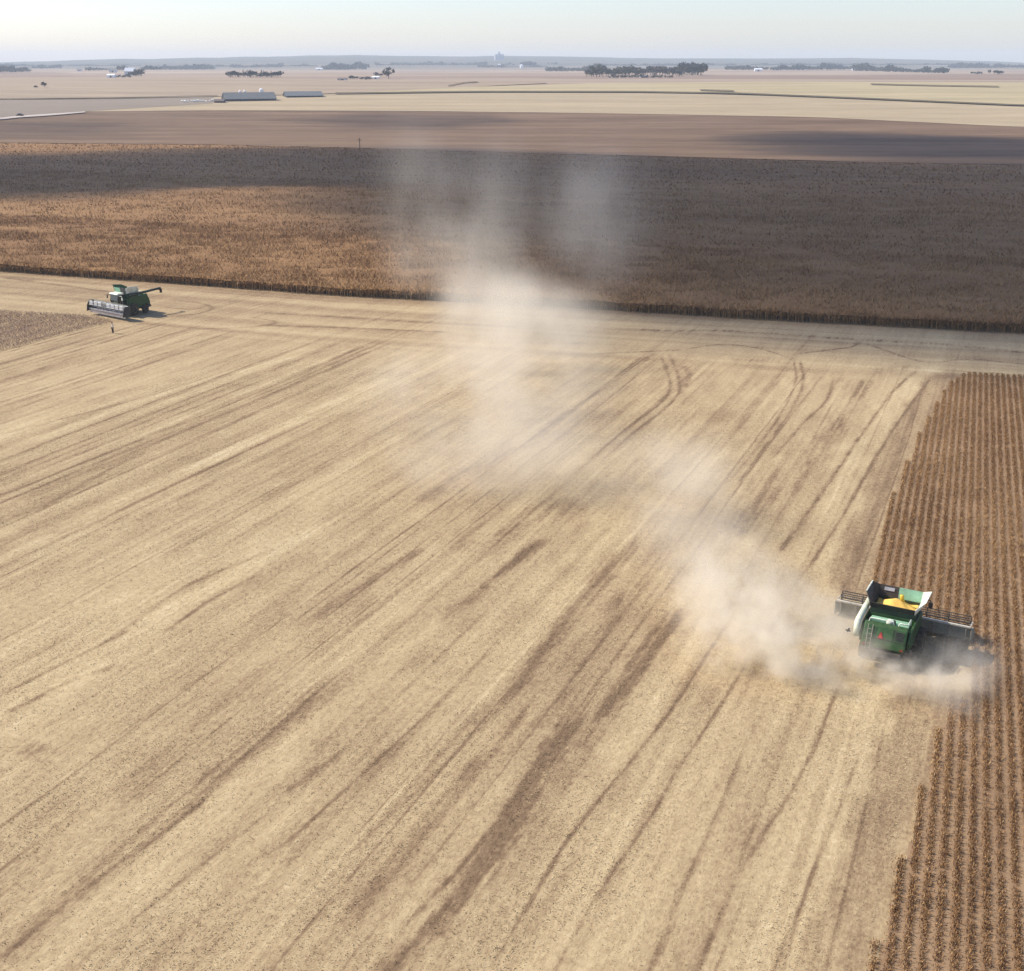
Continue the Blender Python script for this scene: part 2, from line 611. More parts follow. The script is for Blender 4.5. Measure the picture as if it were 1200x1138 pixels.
# left of the photo the residue is browner, on the right more straw lies on the ground
tone += -0.06 * sstep(-60, -150, SS) * 1.0 + 0.05 * sstep(-45, -5, SS)
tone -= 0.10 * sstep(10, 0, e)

TRK = [
    ([(380, 1225), (430, 1170), (475, 1125), (520, 1080), (585, 1000), (625, 925), (652, 882), (700, 838), (745, 785), (775, 745), (805, 712)], 0.95, -0.62),
    ([(380, 1218), (465, 1128), (512, 1076), (577, 997), (618, 922), (645, 876), (690, 836)], 0.5, -0.6),
    ([(690, 850), (745, 793), (775, 752), (800, 722)], 0.5, -0.5),
    ([(600, 965), (625, 925), (652, 882), (690, 850)], 1.5, -0.3), ([(740, 790), (775, 745), (808, 712)], 1.7, -0.2),
    ([(470, 1090), (520, 1040), (585, 965), (612, 925), (632, 890), (640, 862)], 0.4, -0.5),
    ([(585, 872), (605, 830), (620, 790), (650, 740), (690, 690), (725, 655), (755, 625)], 1.0, -0.42),
    ([(640, 862), (665, 820), (690, 780), (715, 730), (735, 690)], 0.9, -0.38),
    ([(395, 1100), (470, 1010), (520, 950), (560, 900), (585, 872)], 1.0, -0.32),
    ([(-40, 1150), (0, 1112), (60, 1060), (150, 985), (230, 925), (280, 890), (330, 850), (420, 780)], 1.3, -0.45),
    ([(0, 1128), (100, 1040), (180, 985), (250, 930)], 0.35, -0.4),
    ([(560, 1160), (610, 1075), (660, 991), (700, 940), (746, 885), (797, 818), (830, 765), (860, 720)], 0.32, -0.5),
    ([(630, 1175), (660, 1118), (700, 1048), (763, 958), (790, 908), (830, 850), (880, 770)], 0.3, -0.42),
    ([(800, 1175), (880, 998), (927, 931), (960, 865), (977, 818), (1000, 770)], 0.32, -0.4),
    ([(890, 1175), (907, 1135), (960, 1008), (987, 938), (1012, 870)], 0.28, -0.36),
    ([(545, 656), (600, 613), (650, 592), (690, 590)], 3.0, -0.3),
    ([(340, 740), (420, 690), (500, 640)], 0.7, -0.3), ([(510, 735), (560, 690), (620, 645), (640, 630)], 0.7, -0.45),
    ([(490, 590), (507, 580), (587, 533), (660, 490), (733, 433), (777, 410)], 1.5, -0.33),
    ([(773, 413), (783, 437), (787, 457), (770, 477), (733, 503), (690, 540)], 0.5, -0.42),
    ([(783, 412), (794, 437), (798, 458), (781, 479), (745, 505), (700, 545)], 0.5, -0.42),
    ([(1025, 430), (987, 487), (957, 523), (927, 560), (883, 603), (858, 633)], 1.7, -0.42),
    ([(1077, 432), (1047, 457), (1007, 513), (967, 573), (933, 620), (910, 653)], 0.5, -0.5),
    ([(1093, 440), (1053, 493), (1020, 547), (987, 607), (930, 690)], 0.4, -0.5),
    ([(937, 420), (943, 447), (927, 483), (887, 537), (863, 570)], 0.5, -0.42),
    ([(930, 420), (934, 447), (918, 483), (878, 537), (850, 570)], 0.4, -0.35),
    ([(977, 440), (970, 470), (940, 497), (900, 545)], 0.5, -0.35),
    ([(700, 385), (800, 388), (840, 387), (933, 393), (1007, 398), (1100, 403), (1200, 413), (1400, 432)], 0.9, -0.5),
    ([(300, 366), (400, 372), (500, 378), (620, 384)], 0.8, -0.32), ([(300, 381), (400, 384), (540, 390)], 0.7, -0.3),
    ([(420, 393), (520, 400), (620, 402), (700, 403)], 1.2, -0.2), ([(0, 325), (150, 345)], 0.8, -0.3),
    ([(800, 410), (843, 403), (887, 407), (927, 420)], 0.5, -0.42), ([(933, 415), (973, 410), (1000, 407), (1010, 398)], 0.6, -0.42),
    ([(855, 422), (915, 423)], 1.8, -0.3), ([(1015, 432), (1080, 430)], 2.6, -0.33), ([(690, 415), (760, 412), (800, 410)], 0.6, -0.35),
    ([(1007, 400), (1083, 427), (1133, 420), (1200, 427), (1400, 445)], 0.5, -0.4), ([(800, 428), (810, 440), (800, 455)], 0.7, -0.3),
    ([(200, 352), (235, 355), (252, 361), (236, 368), (200, 371)], 0.6, -0.35), ([(190, 360), (225, 363), (240, 361)], 0.5, -0.3),
    ([(290, 371), (330, 378), (295, 384), (220, 386)], 0.6, -0.35),
    ([(-20, 545), (0, 537), (133, 480), (233, 447), (367, 413)], 1.6, 0.22), ([(-20, 662), (0, 653), (83, 613), (160, 580), (233, 543), (400, 470), (500, 425)], 1.5, 0.26),
    ([(-20, 674), (0, 665), (200, 570), (383, 485)], 0.6, -0.32), ([(37, 603), (133, 547), (173, 530)], 0.5, -0.34),
    ([(0, 510), (167, 467), (290, 427)], 0.6, -0.3), ([(0, 560), (120, 505), (190, 480)], 1.0, -0.2),
    ([(187, 745), (240, 707), (310, 670)], 0.5, -0.42), ([(120, 755), (220, 685), (330, 640)], 0.6, -0.3),
    ([(127, 760), (267, 680), (400, 607), (480, 560)], 1.4, 0.2), ([(0, 841), (67, 805), (140, 778)], 0.6, -0.38),
    ([(0, 815), (60, 785), (160, 735)], 0.4, -0.3), ([(20, 890), (45, 873)], 1.2, -0.3),
    ([(330, 930), (360, 912), (400, 880)], 0.5, -0.3), ([(300, 1010), (340, 985), (400, 930), (520, 820), (590, 745)], 0.3, -0.32),
    ([(80, 1138), (180, 1060), (330, 940)], 0.3, -0.25), ([(400, 1010), (560, 860), (640, 760)], 0.3, -0.25),
    ([(0, 455), (120, 430), (230, 405)], 1.2, 0.12), ([(0, 445), (60, 430)], 1.0, -0.15),
]
for pts, wd, am in TRK:
    if wd < 0.65:
        wd, am = wd * 0.6, am * 0.95
    px, py = zip(*pts)
    x, y = flat(px, py)
    q = np.linspace(0, 1, len(x))
    qq = np.linspace(0, 1, len(x) * 8)
    # smooth the drawn line
    x, y = np.interp(qq, q, x), np.interp(qq, q, y)
    k = np.ones(7) / 7
    if len(x) > 20:
        x = np.concatenate([x[:3], np.convolve(x, k, 'valid'), x[-3:]])
        y = np.concatenate([y[:3], np.convolve(y, k, 'valid'), y[-3:]])
    ps, pt = to_st(x, y)
    i0, i1 = np.searchsorted(ss, [ps.min() - 6, ps.max() + 6])
    j0, j1 = np.searchsorted(ts, [pt.min() - 6, pt.max() + 6])
    if i1 - i0 < 2 or j1 - j0 < 2:
        continue
    bs, bt = SS[j0:j1, i0:i1], TG[j0:j1, i0:i1]
    best = np.full(bs.shape, 1e9)
    bu = np.zeros(bs.shape)
    for a in range(len(ps) - 1):
        dx, dy = ps[a + 1] - ps[a], pt[a + 1] - pt[a]
        l2 = dx * dx + dy * dy + 1e-9
        u = np.clip(((bs - ps[a]) * dx + (bt - pt[a]) * dy) / l2, 0, 1)
        dd = (bs - ps[a] - u * dx) ** 2 + (bt - pt[a] - u * dy) ** 2
        bu = np.where(dd < best, (a + u) / (len(ps) - 1), bu)
        best = np.minimum(best, dd)
    fade = sstep(0, 0.08, bu) * sstep(1, 0.92, bu)
    best = np.sqrt(best) + 0.5 * wd * vnoise(bs / 0.5, bt / 1.6, 51) + 0.35 * wd * vnoise(bs / 0.25, bt / 0.9, 53)
    broad = np.exp(-(np.abs(best) / (wd * 0.75)) ** 1.6)
    rut = np.clip(0.6 + 2.0 * vnoise(bs / 0.28, bt / 9.0, 54), 0, 1.6) if wd > 0.8 else 1.0
    brk = np.clip(0.85 + 0.9 * vnoise(bs / 1.0, bt / 6.0, 52) + 0.8 * vnoise(bs / 0.35, bt / 0.9, 55), 0.5, 1.4)
    tone[j0:j1, i0:i1] += am * (0.8 if wd > 0.8 else 1.0) * broad * (0.35 + 0.65 * rut) * brk * fade

# bare brown fringe along the uncut rows
RIGHT = [(992, 1200), (1013, 1138), (1048, 1020), (1074, 930), (1098, 850), (1120, 790), (1142, 752), (1142, 752)]
CUT = [(1024, 700), (1020, 672), (1027, 640), (1040, 590), (1060, 545), (1075, 510), (1095, 475), (1112, 450), (1130, 437)]
fx, fy = flat(*zip(*(RIGHT[:-1])))
fs, ft = to_st(fx, fy)
cx_, cy_ = flat(*zip(*CUT))
cs, ct = to_st(cx_, cy_)
LT = np.concatenate([ft, ct])
LS = np.concatenate([fs, cs])
o_ = np.argsort(LT)
LT, LS = LT[o_], LS[o_]
TOPX, TOPY = flat([1130, 1200, 1500], [437, 441, 458])
tops, topt = to_st(TOPX, TOPY)


def left_s(t):
    return np.interp(t, LT, LS)


def top_t(s):
    return np.interp(s, tops, topt)


fr = left_s(TG) - SS
instand = (TG < top_t(SS) + 1.0)
fr_n = fr + 1.0 * vnoise(SS / 0.8, TG / 3, 61) + 1.0 * vnoise(SS / 0.7, TG / 1.2, 62)
tone -= 0.22 * sstep(3.6, 2.2, fr_n) * instand
tone += 0.07 * sstep(2.5, 3.8, fr) * sstep(8.0, 4.5, fr)

STRAW = [(0.0, (0.120, 0.075, 0.043)), (0.3, (0.235, 0.157, 0.088)), (0.55, (0.367, 0.267, 0.148)), (0.8, (0.478, 0.367, 0.207)), (1.0, (0.58, 0.47, 0.295))]
tone = np.clip(tone, 0.16, 1)
gvz = 0.02 + 0.05 * vnoise(SS / 3, TG / 6, 70)
sf = np_mesh('stubble_field', np.stack([SS, TG, gvz], -1).reshape(-1, 3), grid_faces(NS, NTT),
             tone_mat('straw_stubble', STRAW, 0.34, nscale=2.2, bump=0.5), {'tone': tone.ravel()}, smooth=True)
sf.rotation_euler.z = -A
tag(sf, kind='structure')


def tone_at(s, t):
    i = np.clip(np.searchsorted(ss, s), 0, NS - 1)
    j = np.clip(((t - T0) / (T1 - T0) * (NTT - 1)).astype(int), 0, NTT - 1)
    return tone[j, i]


def crop_mat(name, stops, sc=1.5, am=0.25):
    t = NT(name)
    at = t.n('ShaderNodeAttribute', attribute_name='tone')
    n1 = t.noise(t.coords(), sc, 4, 0.6)
    f = t.math('ADD', at.outputs['Fac'], t.math('MULTIPLY', t.math('SUBTRACT', n1, 0.5), am * 2), clamp=True)
    return t.surface(t.ramp(f, stops), 0.9, spec=0.08)


def blades(cx, cy, cz, az, tilt, length, width, tn):
    """one thin pointed triangle per blade"""
    n = len(cx)
    dx, dy = np.cos(az) * np.sin(tilt), np.sin(az) * np.sin(tilt)
    dz = np.cos(tilt)
    wa = az + math.pi / 2 + rng.uniform(-0.6, 0.6, n)
    wx, wy = np.cos(wa) * width / 2, np.sin(wa) * width / 2
    b0 = np.stack([cx - wx, cy - wy, cz], -1)
    b1 = np.stack([cx + wx, cy + wy, cz], -1)
    tp = np.stack([cx + dx * length, cy + dy * length, np.maximum(cz + dz * length, 0.01)], -1)
    v = np.stack([b0, b1, tp], 1).reshape(-1, 3)
    return v, np.repeat(tn, 3)


# loose straw and short stalks that stand on the cut ground
n = 620000
t_ = 18 + 120 * rng.random(n) ** 1.35
s_ = rng.uniform(-100, 10, n)
rowed = rng.random(n) < 0.25
s_ = np.where(rowed, np.round(s_ / 0.762) * 0.762 + rng.normal(0, 0.11, n), s_)
keep = (s_ < left_s(t_) - 0.2) | (t_ > top_t(s_) + 0.5)
x_, y_ = s_ * CA + t_ * SA, -s_ * SA + t_ * CA
keep &= (edge_y(x_) - y_ > 2) & (np.abs(x_) < 0.52 * y_ + 8)
s_, t_, rowed = s_[keep], t_[keep], rowed[keep]
tl = np.where(rowed, rng.uniform(0.3, 1.1, len(s_)), rng.uniform(1.0, 1.5, len(s_)))
tn = np.clip(tone_at(s_, t_) + rng.normal(0.10, 0.16, len(s_)), 0, 1)
v1, a1 = blades(s_, t_, np.full(len(s_), 0.02), rng.uniform(0, 6.28, len(s_)), tl, rng.uniform(0.06, 0.17, len(s_)), rng.uniform(0.03, 0.06, len(s_)), tn)
so = np_mesh('loose_straw', v1, np.arange(len(v1)).reshape(-1, 3), crop_mat('straw_bits', STRAW), {'tone': a1})
so.rotation_euler.z = -A
tag(so, 'pale loose straw and short cut stalks scattered over the stubble', 'straw', kind='stuff')


# ------------------------------------------------------------------ standing soybeans
SOY = [(0.0, (0.125, 0.060, 0.024)), (0.35, (0.29, 0.160, 0.068)), (0.65, (0.44, 0.272, 0.122)), (1.0, (0.57, 0.40, 0.21))]


ROW = 0.69
B = R(20.5)
SB, CB = math.sin(B), math.cos(B)


def pq_to_st(p, q):
    return to_st(p * CB + q * SB, -p * SB + q * CB)


def soy_rows(name, inside, s0, s1, t0, t1, step, nb, hgt, mat, label):
    rs = np.arange(math.ceil(s0 / ROW), math.floor(s1 / ROW) + 1) * ROW
    tt = np.arange(t0, t1, step)
    P, Q = np.meshgrid(rs, tt)
    P, Q = P.ravel(), Q.ravel()
    Q = Q + rng.uniform(-step, step, len(Q))
    k = inside(*pq_to_st(P, Q)) & (vnoise(P / 0.4, Q / 0.8, 77) + rng.uniform(-0.3, 0.3, len(P)) > -0.42)
    P, Q = P[k], Q[k]
    h0 = hgt * (0.8 + 0.5 * (vnoise(P / 2, Q / 2.5, 78) + 0.5) * rng.uniform(0.7, 1.2, len(P)))
    vs, ats = [], []
    base = 0.42 + 0.35 * vnoise(P / 6, Q / 18, 79)
    for b in range(nb):
        m = len(P)
        zz = h0 * rng.uniform(0.0, 0.6, m)
        v, a = blades(P + rng.normal(0, 0.115, m), Q + rng.normal(0, 0.06, m), zz, rng.uniform(0, 6.28, m), rng.uniform(0.05, 0.75, m),
                      h0 * rng.uniform(0.25, 0.55, m), rng.uniform(0.025, 0.065, m), np.clip(base + rng.normal(0, 0.2, m), 0, 1))
        vs.append(v)
        ats.append(a)
    v = np.vstack(vs)
    o = np_mesh(name, v, np.arange(len(v)).reshape(-1, 3), mat, {'tone': np.concatenate(ats)})
    o.rotation_euler.z = -B
    return tag(o, label, 'soybeans', kind='stuff')


HEAD_PX = (1055.5, 738.5)
hx, hy = flat(*HEAD_PX)
hs, ht = to_st(hx, hy)


def inside_right(s, t):
    a = (s > left_s(t) + 0.15) & (t < top_t(s) - 0.3 * rng.random(len(s)))
    x, y = s * CA + t * SA, -s * SA + t * CA
    # ground already under the header is cut
    a &= ~((np.abs(s - hs) < 4.9) & (t > ht - 9) & (t < ht + 1.4))
    return a & (x < 0.46 * y + 14)


soy_m = crop_mat('ripe_soybean_stems', SOY, 2.0)
soy_rows('standing_soybeans', inside_right, -16, 70, 26, 186, 0.08, 14, 0.36, soy_m, 'rows of ripe reddish brown soybeans still standing along the right edge')


def soil_sheet():
    n_s, n_t = 330, 420
    vs = []
    ss2 = np.linspace(-16, 70, n_s)
    ts2 = np.linspace(20, 188, n_t)
    P, Q = np.meshgrid(ss2, ts2)
    t = NT('residue_between_rows')
    cvec = t.coords()
    sx = t.n('ShaderNodeSeparateXYZ')
    t.l(cvec, sx.inputs[0])
    w = t.math('COSINE', t.math('MULTIPLY', sx.outputs[0], 2 * math.pi / ROW))
    n1 = t.noise(t.coords((1, 0.4, 1)), 3.0, 6, 0.7)
    n2 = t.noise(t.coords((1, 0.4, 1)), 0.3, 4, 0.6)
    f = t.math('ADD', t.math('MULTIPLY', w, -0.10), t.math('ADD', t.math('MULTIPLY', n1, 0.5), t.math('MULTIPLY', n2, 0.5)))
    m = t.surface(t.ramp(f, [(0.25, (0.165, 0.098, 0.053)), (0.5, (0.255, 0.163, 0.092)), (0.8, (0.34, 0.232, 0.135))]), 0.95, bump=n1, bdist=0.04, spec=0.05)
    Z = np.full(P.shape, 0.075)
    s2, t2 = pq_to_st(P, Q)
    k = (s2 > left_s(t2) + 0.3) & (t2 < top_t(s2) - 0.9) & ~((np.abs(s2 - hs) < 4.9) & (t2 > ht - 9) & (t2 < ht + 1.6))
    F4 = grid_faces(n_s, n_t)
    kk = k.ravel()
    F4 = F4[kk[F4].all(axis=1)]
    o = np_mesh('soybean_soil', np.stack([P, Q, Z], -1).reshape(-1, 3), F4, m)
    o.rotation_euler.z = -B
    tag(o, kind='structure')


soil_sheet()

# the uncut patch on the far left
lpx, lpy = flat([-400, 0, 60, 132, 118, 0, -400], [520, 412.5, 396, 378, 372, 365, 340])
lps, lpt = to_st(lpx, lpy)


def in_poly(s, t, ps, pt):
    r_ = np.zeros(len(s), bool)
    j = len(ps) - 1
    for i in range(len(ps)):
        c = ((pt[i] > t) != (pt[j] > t)) & (s < (ps[j] - ps[i]) * (t - pt[i]) / (pt[j] - pt[i] + 1e-12) + ps[i])
        r_ ^= c
        j = i
    return r_


soy_l = crop_mat('brown_soybean_stems', [(0.0, (0.25, 0.165, 0.115)), (0.5, (0.44, 0.31, 0.22)), (1.0, (0.58, 0.44, 0.32))], 1.0, 0.15)
soy_rows('standing_soybeans', lambda s, t: in_poly(s, t, lps, lpt), lps.min() - 12, lps.max() + 12, lpt.min() - 12, lpt.max() + 12, 0.16, 8, 0.55, soy_l,
         'small wedge of brown uncut soybeans beside the distant combine on the left')


# ------------------------------------------------------------------ corn
def corn():
    cb = [ground(x, y) for x, y in CORN_BACK]
    bx, by = [p[0] for p in cb], [p[1] for p in cb]
    mat = crop_mat('dry_corn', [(0.0, (0.155, 0.078, 0.036)), (0.4, (0.287, 0.162, 0.071)), (0.7, (0.385, 0.238, 0.109)), (1.0, (0.51, 0.35, 0.175))], 0.25, 0.18)
    vs, ats = [], []

    def band(d0, d1, sx, sd, nb, wmul, low=0.34):
        xs = np.arange(-420, 460, sx)
        ds = np.arange(d0, d1, sd)
        X, D = np.meshgrid(xs, ds)
        X, D = X.ravel(), D.ravel()
        X = X + rng.uniform(-sx, sx, len(X)) * 0.5
        D = D + rng.normal(0, 0.08, len(X)) + (0.6 * vnoise(X / 2.5, X * 0, 80) if d0 < 1 else 0)
        Y = edge_y(X) + D
        k = (np.abs(X) < 0.47 * Y + 25) & (Y < np.interp(X, bx, by))
        X, Y, D = X[k], Y[k], D[k]
        Z = terrain(X, Y)
        h = 2.35 + 0.5 * vnoise(X / 5, D / 5, 81) + 0.25 * vnoise(X / 40, D / 12, 86) + rng.uniform(-0.25, 0.25, len(X))
        tn = 0.46 + 0.20 * vnoise(X / 60, D / 6, 82) + 0.16 * vnoise(X / 20, D / 2.2, 83) + 0.2 * vnoise(X / 90, D / 40, 84) + 0.10 * vnoise(X / 4, D / 4, 85)
        for b in range(0 if wmul < 2 else 1, nb + (wmul >= 2)):
            m = len(X)
            lo = rng.uniform(low, 0.68, m) if b else np.zeros(m)
            ti = rng.uniform(0.5, 1.15, m) if b else rng.uniform(0.0, 0.12, m)
            ln = h * (rng.uniform(0.28, 0.45, m) if b else 1.0)
            wd = wmul * (rng.uniform(0.10, 0.2, m) if b else 0.09)
            v, a = blades(X, Y, h * lo, rng.uniform(0, 6.28, m), ti, ln, wd, np.clip(tn + rng.normal(0, 0.10, m) + (0.0 if b else 0.05), 0, 1))
            v[:, 2] += np.repeat(Z, 3)
            vs.append(v)
            ats.append(a)

    band(0, 6, 0.3, 0.762, 7, 1.0, 0.22)
    band(6, 70, 0.42, 0.762, 5, 1.25)
    band(70, 190, 0.62, 1.52, 5, 1.7)
    band(190, 480, 1.5, 2.4, 5, 2.8)
    v = np.vstack(vs)
    a = np.concatenate(ats)
    f = np.arange(len(v)).reshape(-1, 3)
    # sheet added under the leaves to fill gaps and keep the interior dark
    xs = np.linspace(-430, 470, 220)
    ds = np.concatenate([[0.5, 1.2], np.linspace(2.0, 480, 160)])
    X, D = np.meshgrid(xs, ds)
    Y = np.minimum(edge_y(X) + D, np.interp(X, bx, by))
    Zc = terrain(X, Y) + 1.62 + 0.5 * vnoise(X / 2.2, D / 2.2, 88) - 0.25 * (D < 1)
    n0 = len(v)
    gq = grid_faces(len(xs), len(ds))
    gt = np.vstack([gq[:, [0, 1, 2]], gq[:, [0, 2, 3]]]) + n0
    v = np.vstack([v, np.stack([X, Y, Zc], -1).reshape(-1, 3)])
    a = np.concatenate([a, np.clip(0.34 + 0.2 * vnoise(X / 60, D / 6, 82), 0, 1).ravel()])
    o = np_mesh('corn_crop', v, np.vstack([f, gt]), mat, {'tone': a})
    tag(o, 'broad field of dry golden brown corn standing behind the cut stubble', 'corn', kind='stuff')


corn()


# ------------------------------------------------------------------ combine harvesters
def make_combine(loc, rz, label, raise_header, near, extra_scale=1.0):
    root = empty('combine_harvester', loc, rz)
    tag(root, label, 'combine harvester', 'combine harvesters')
    G, DG, BK = M['green'], M['dark_green'], M['black']
    b = MB()
    b.prism([(1.0, 1.25), (1.0, 3.2), (-1.7, 3.2), (-1.7, 2.75), (-3.35, 2.75), (-3.35, 1.75), (-2.3, 1.2)], -1.5, 1.5)
    body = b.build('body', G, root, 0.05)
    for sgn in (-1, 1):
        sp = MB()
        sp.prism([(0.9, 1.7), (0.9, 3.05), (-1.4, 3.1), (-3.45, 2.95), (-3.95, 2.2), (-3.8, 1.6), (-2.3, 1.4), (-0.9, 1.75)], sgn * 1.52, sgn * 1.68)
        sp.build('side_panel', G, root, 0.04)
    ch = MB()
    ch.box(-1.1, 1.1, -3.7, 1.4, 0.75, 1.22)
    ch.box(-1.9, 1.9, -0.25, 0.25, 0.7, 1.1)
    ch.box(-1.5, 1.5, -3.15, -2.85, 0.55, 0.85)
    ch.build('chassis', DG, root, 0.03)
    # rear hood, sloping to the back
    h = MB()
    h.prism([(-3.2, 1.6), (-3.2, 3.12), (-3.35, 3.2), (-3.72, 3.05), (-4.22, 2.2), (-4.4, 1.55), (-4.2, 1.42)], -1.45, 1.45)
    hood = h.build('rear_hood', G, root, 0.12)
    tr = MB()
    nrm = Vector((0, -0.862, 0.507))

    def on_hood(x, z):       # a point just proud of the upper rear slope
        y = -3.72 - (3.05 - z) / 0.85 * 0.5
        return Vector((x, y, z)) + nrm * 0.05

    tr.tri(on_hood(-0.45, 2.2), on_hood(-0.01, 2.2), on_hood(-0.23, 2.72), 0.03)
    wt = tr.build('warning_triangle', M['red'], hood)
    ti = MB()
    ti.tri(on_hood(-0.35, 2.26) + nrm * 0.02, on_hood(-0.11, 2.26) + nrm * 0.02, on_hood(-0.23, 2.55) + nrm * 0.02, 0.02)
    ti.build('reflector', M['orange'], hood)
    for sgn in (-1, 1):
        MB().box(sgn * 1.25 - 0.09, sgn * 1.25 + 0.09, -4.44, -4.34, 1.63, 1.74).build('tail_light', M['red'], hood)
    sm = MB()
    for x in (-0.78, 0.55):
        a1, a2 = on_hood(x, 2.22), on_hood(x, 3.0)
        sm.tube([a1, a2], 0.02, 4)
    sm.tube([on_hood(-1.38, 2.22), on_hood(1.38, 2.22)], 0.022, 4)
    sm.build('panel_seam', M['black'], hood)
    vt = MB()
    for q in range(6):
        z = 2.36 + q * 0.1
        vt.tube([on_hood(0.68, z), on_hood(1.28, z)], 0.03, 4)
    vt.build('rear_vent', M['black'], hood)
    rl2 = MB()
    for x in (-1.12, -0.82):
        rl2.tube([(x, -4.5, 1.3), (x, -4.32, 2.3), (x, -3.9, 3.15)], 0.025, 6)
    for q in range(5):
        z = 1.45 + q * 0.34
        y = -4.5 + (z - 1.3) * 0.27
        rl2.tube([(-1.12, y, z), (-0.82, y, z)], 0.022, 6)
    rl2.build('rear_ladder', M['grey_steel'], root)
    sc_ = MB()
    sc_.prism([(-3.9, 0.75), (-3.9, 1.4), (-4.5, 1.35), (-4.8, 0.85)], -1.25, 1.25)
    sc_.build('straw_chopper', M['charcoal'], root, 0.05)
    # engine deck
    d = MB()
    d.box(-1.3, 1.35, -2.4, -1.8, 2.76, 3.02)
    d.prism([(-2.95, 2.76), (-2.45, 2.76), (-2.45, 2.98), (-2.95, 2.9)], 0.45, 1.35)
    d.build('engine_deck', M['mint'], root, 0.05)
    d = MB()
    d.box(-1.35, -0.25, -3.15, -2.5, 2.76, 2.86)
    d.box(0.5, 1.3, -3.15, -3.0, 2.76, 2.9)
    d.build('radiator_screen', DG, root, 0.03)
    MB().lathe_z([(0.26, 2.76), (0.26, 3.15), (0.2, 3.28), (0.06, 3.33)], 0.1, -2.75, 16).build('air_cleaner', M['cream'], root, smooth=False)
    MB().tube([(0.42, -2.95, 2.8), (0.42, -2.95, 3.3), (0.42, -3.1, 3.42)], 0.085, 10).build('exhaust_pipe', BK, root, smooth=True)
    hr = MB()
    hr.tube([(-1.2, -3.4, 3.15), (-1.15, -3.32, 3.4), (0.4, -3.32, 3.44), (0.45, -3.35, 3.18)], 0.045, 8)
    hr.build('handrail', M['cream'], root, smooth=True)
    hr = MB()
    hr.tube([(0.75, -3.4, 3.18), (0.85, -3.38, 3.42), (1.36, -3.38, 3.42), (1.38, -2.3, 3.45), (1.38, -2.25, 2.9)], 0.045, 8)
    hr.build('handrail', M['cream'], root, smooth=True)
    # grain tank and its flared extensions
    t = MB()
    for x0, x1, y0, y1 in ((-1.5, -1.42, -1.68, 1.15), (1.42, 1.5, -1.68, 1.15), (-1.42, 1.42, -1.68, -1.6), (-1.42, 1.42, 1.07, 1.15)):
        t.box(x0, x1, y0, y1, 3.205, 3.6)
    tank = t.build('grain_tank', DG, root)
    lb, lf = (-1.46, -1.64, 3.6), (-1.46, 1.11, 3.6)
    rb, rf = (1.46, -1.64, 3.6), (1.46, 1.11, 3.6)
    Lb, Lf = (-1.95, -1.1, 4.62), (-1.95, 1.0, 4.7)
    Rb, Rf = (2.05, -1.0, 4.55), (2.1, 1.0, 4.75)
    Bl, Br = (-1.5, -1.9, 4.1), (1.5, -1.9, 4.1)
    Fl, Fr = (-1.5, 1.3, 4.45), (1.5, 1.3, 4.45)
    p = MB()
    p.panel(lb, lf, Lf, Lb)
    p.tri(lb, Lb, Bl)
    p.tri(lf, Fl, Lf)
    p.build('tank_extension', M['charcoal'] if near else M['cream'], tank)  # colour carries the light: near inner face shaded dark, far one sunlit cream
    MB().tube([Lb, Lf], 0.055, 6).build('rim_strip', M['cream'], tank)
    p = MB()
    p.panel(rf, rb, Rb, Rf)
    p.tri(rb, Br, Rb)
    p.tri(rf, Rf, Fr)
    p.build('tank_extension', M['cream'] if near else M['green'], tank)  # near panel's cream is the sun on its inner face, put into colour
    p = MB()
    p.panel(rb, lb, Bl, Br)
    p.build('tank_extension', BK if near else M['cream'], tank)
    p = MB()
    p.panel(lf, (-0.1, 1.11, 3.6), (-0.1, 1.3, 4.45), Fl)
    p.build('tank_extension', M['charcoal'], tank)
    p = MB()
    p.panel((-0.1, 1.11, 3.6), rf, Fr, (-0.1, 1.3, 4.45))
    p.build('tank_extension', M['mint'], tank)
    if near:
        wn = MB()
        wn.panel((-1.1, 1.14, 4.08), (-0.4, 1.14, 4.08), (-0.4, 1.2, 4.34), (-1.1, 1.2, 4.34), 0.02)
        wn.build('tank_window', M['steel'], tank)
    # grain heap
    gh = MB()
    nx, ny = 22, 20
    vs = []
    for j in range(ny):
        for i in range(nx):
            x = -1.4 + 2.8 * i / (nx - 1)
            y = -1.58 + 2.63 * j / (ny - 1)
            rr = math.hypot((x + 0.1) / 1.35, (y + 0.1) / 1.3)
            vs.append((x, y, 3.36 + 0.75 * max(0, 1 - rr) ** 1.1 + 0.04 * math.sin(x * 7 + y * 5)))
    gh.add(vs, [tuple(int(q) for q in f) for f in grid_faces(nx, ny)])
    gh.build('grain_heap', M['grain'], tank, smooth=True)
    # loading auger that stands up through the heap
    MB().tube([(0.35, 0.55, 3.4), (0.25, 0.2, 4.25)], 0.14, 10).build('fountain_auger', M['yellow'] if near else DG, tank, smooth=True)
    # cab
    cabp = MB()
    cabp.prism([(1.2, 1.95), (2.55, 1.95), (2.85, 2.5), (2.6, 3.5), (1.2, 3.5)], -0.95, 0.95)
    cab = cabp.build('cab', M['glass'], root, 0.05)
    fr_ = MB()
    for sx in (-0.97, 0.97):
        fr_.tube([(sx, 2.56, 1.95), (sx, 2.86, 2.5), (sx, 2.6, 3.5)], 0.05, 6)
        fr_.tube([(sx, 1.22, 1.95), (sx, 1.22, 3.5)], 0.06, 6)
    fr_.box(-1.0, 1.0, 1.15, 2.6, 1.8, 1.95)
    fr_.build('cab_frame', G, cab)
    MB().prism([(1.3, 3.5), (2.85, 3.5), (2.95, 3.6), (2.7, 3.74), (1.3, 3.76)], -1.1, 1.1).build('cab_roof', M['cream'], cab, 0.06)
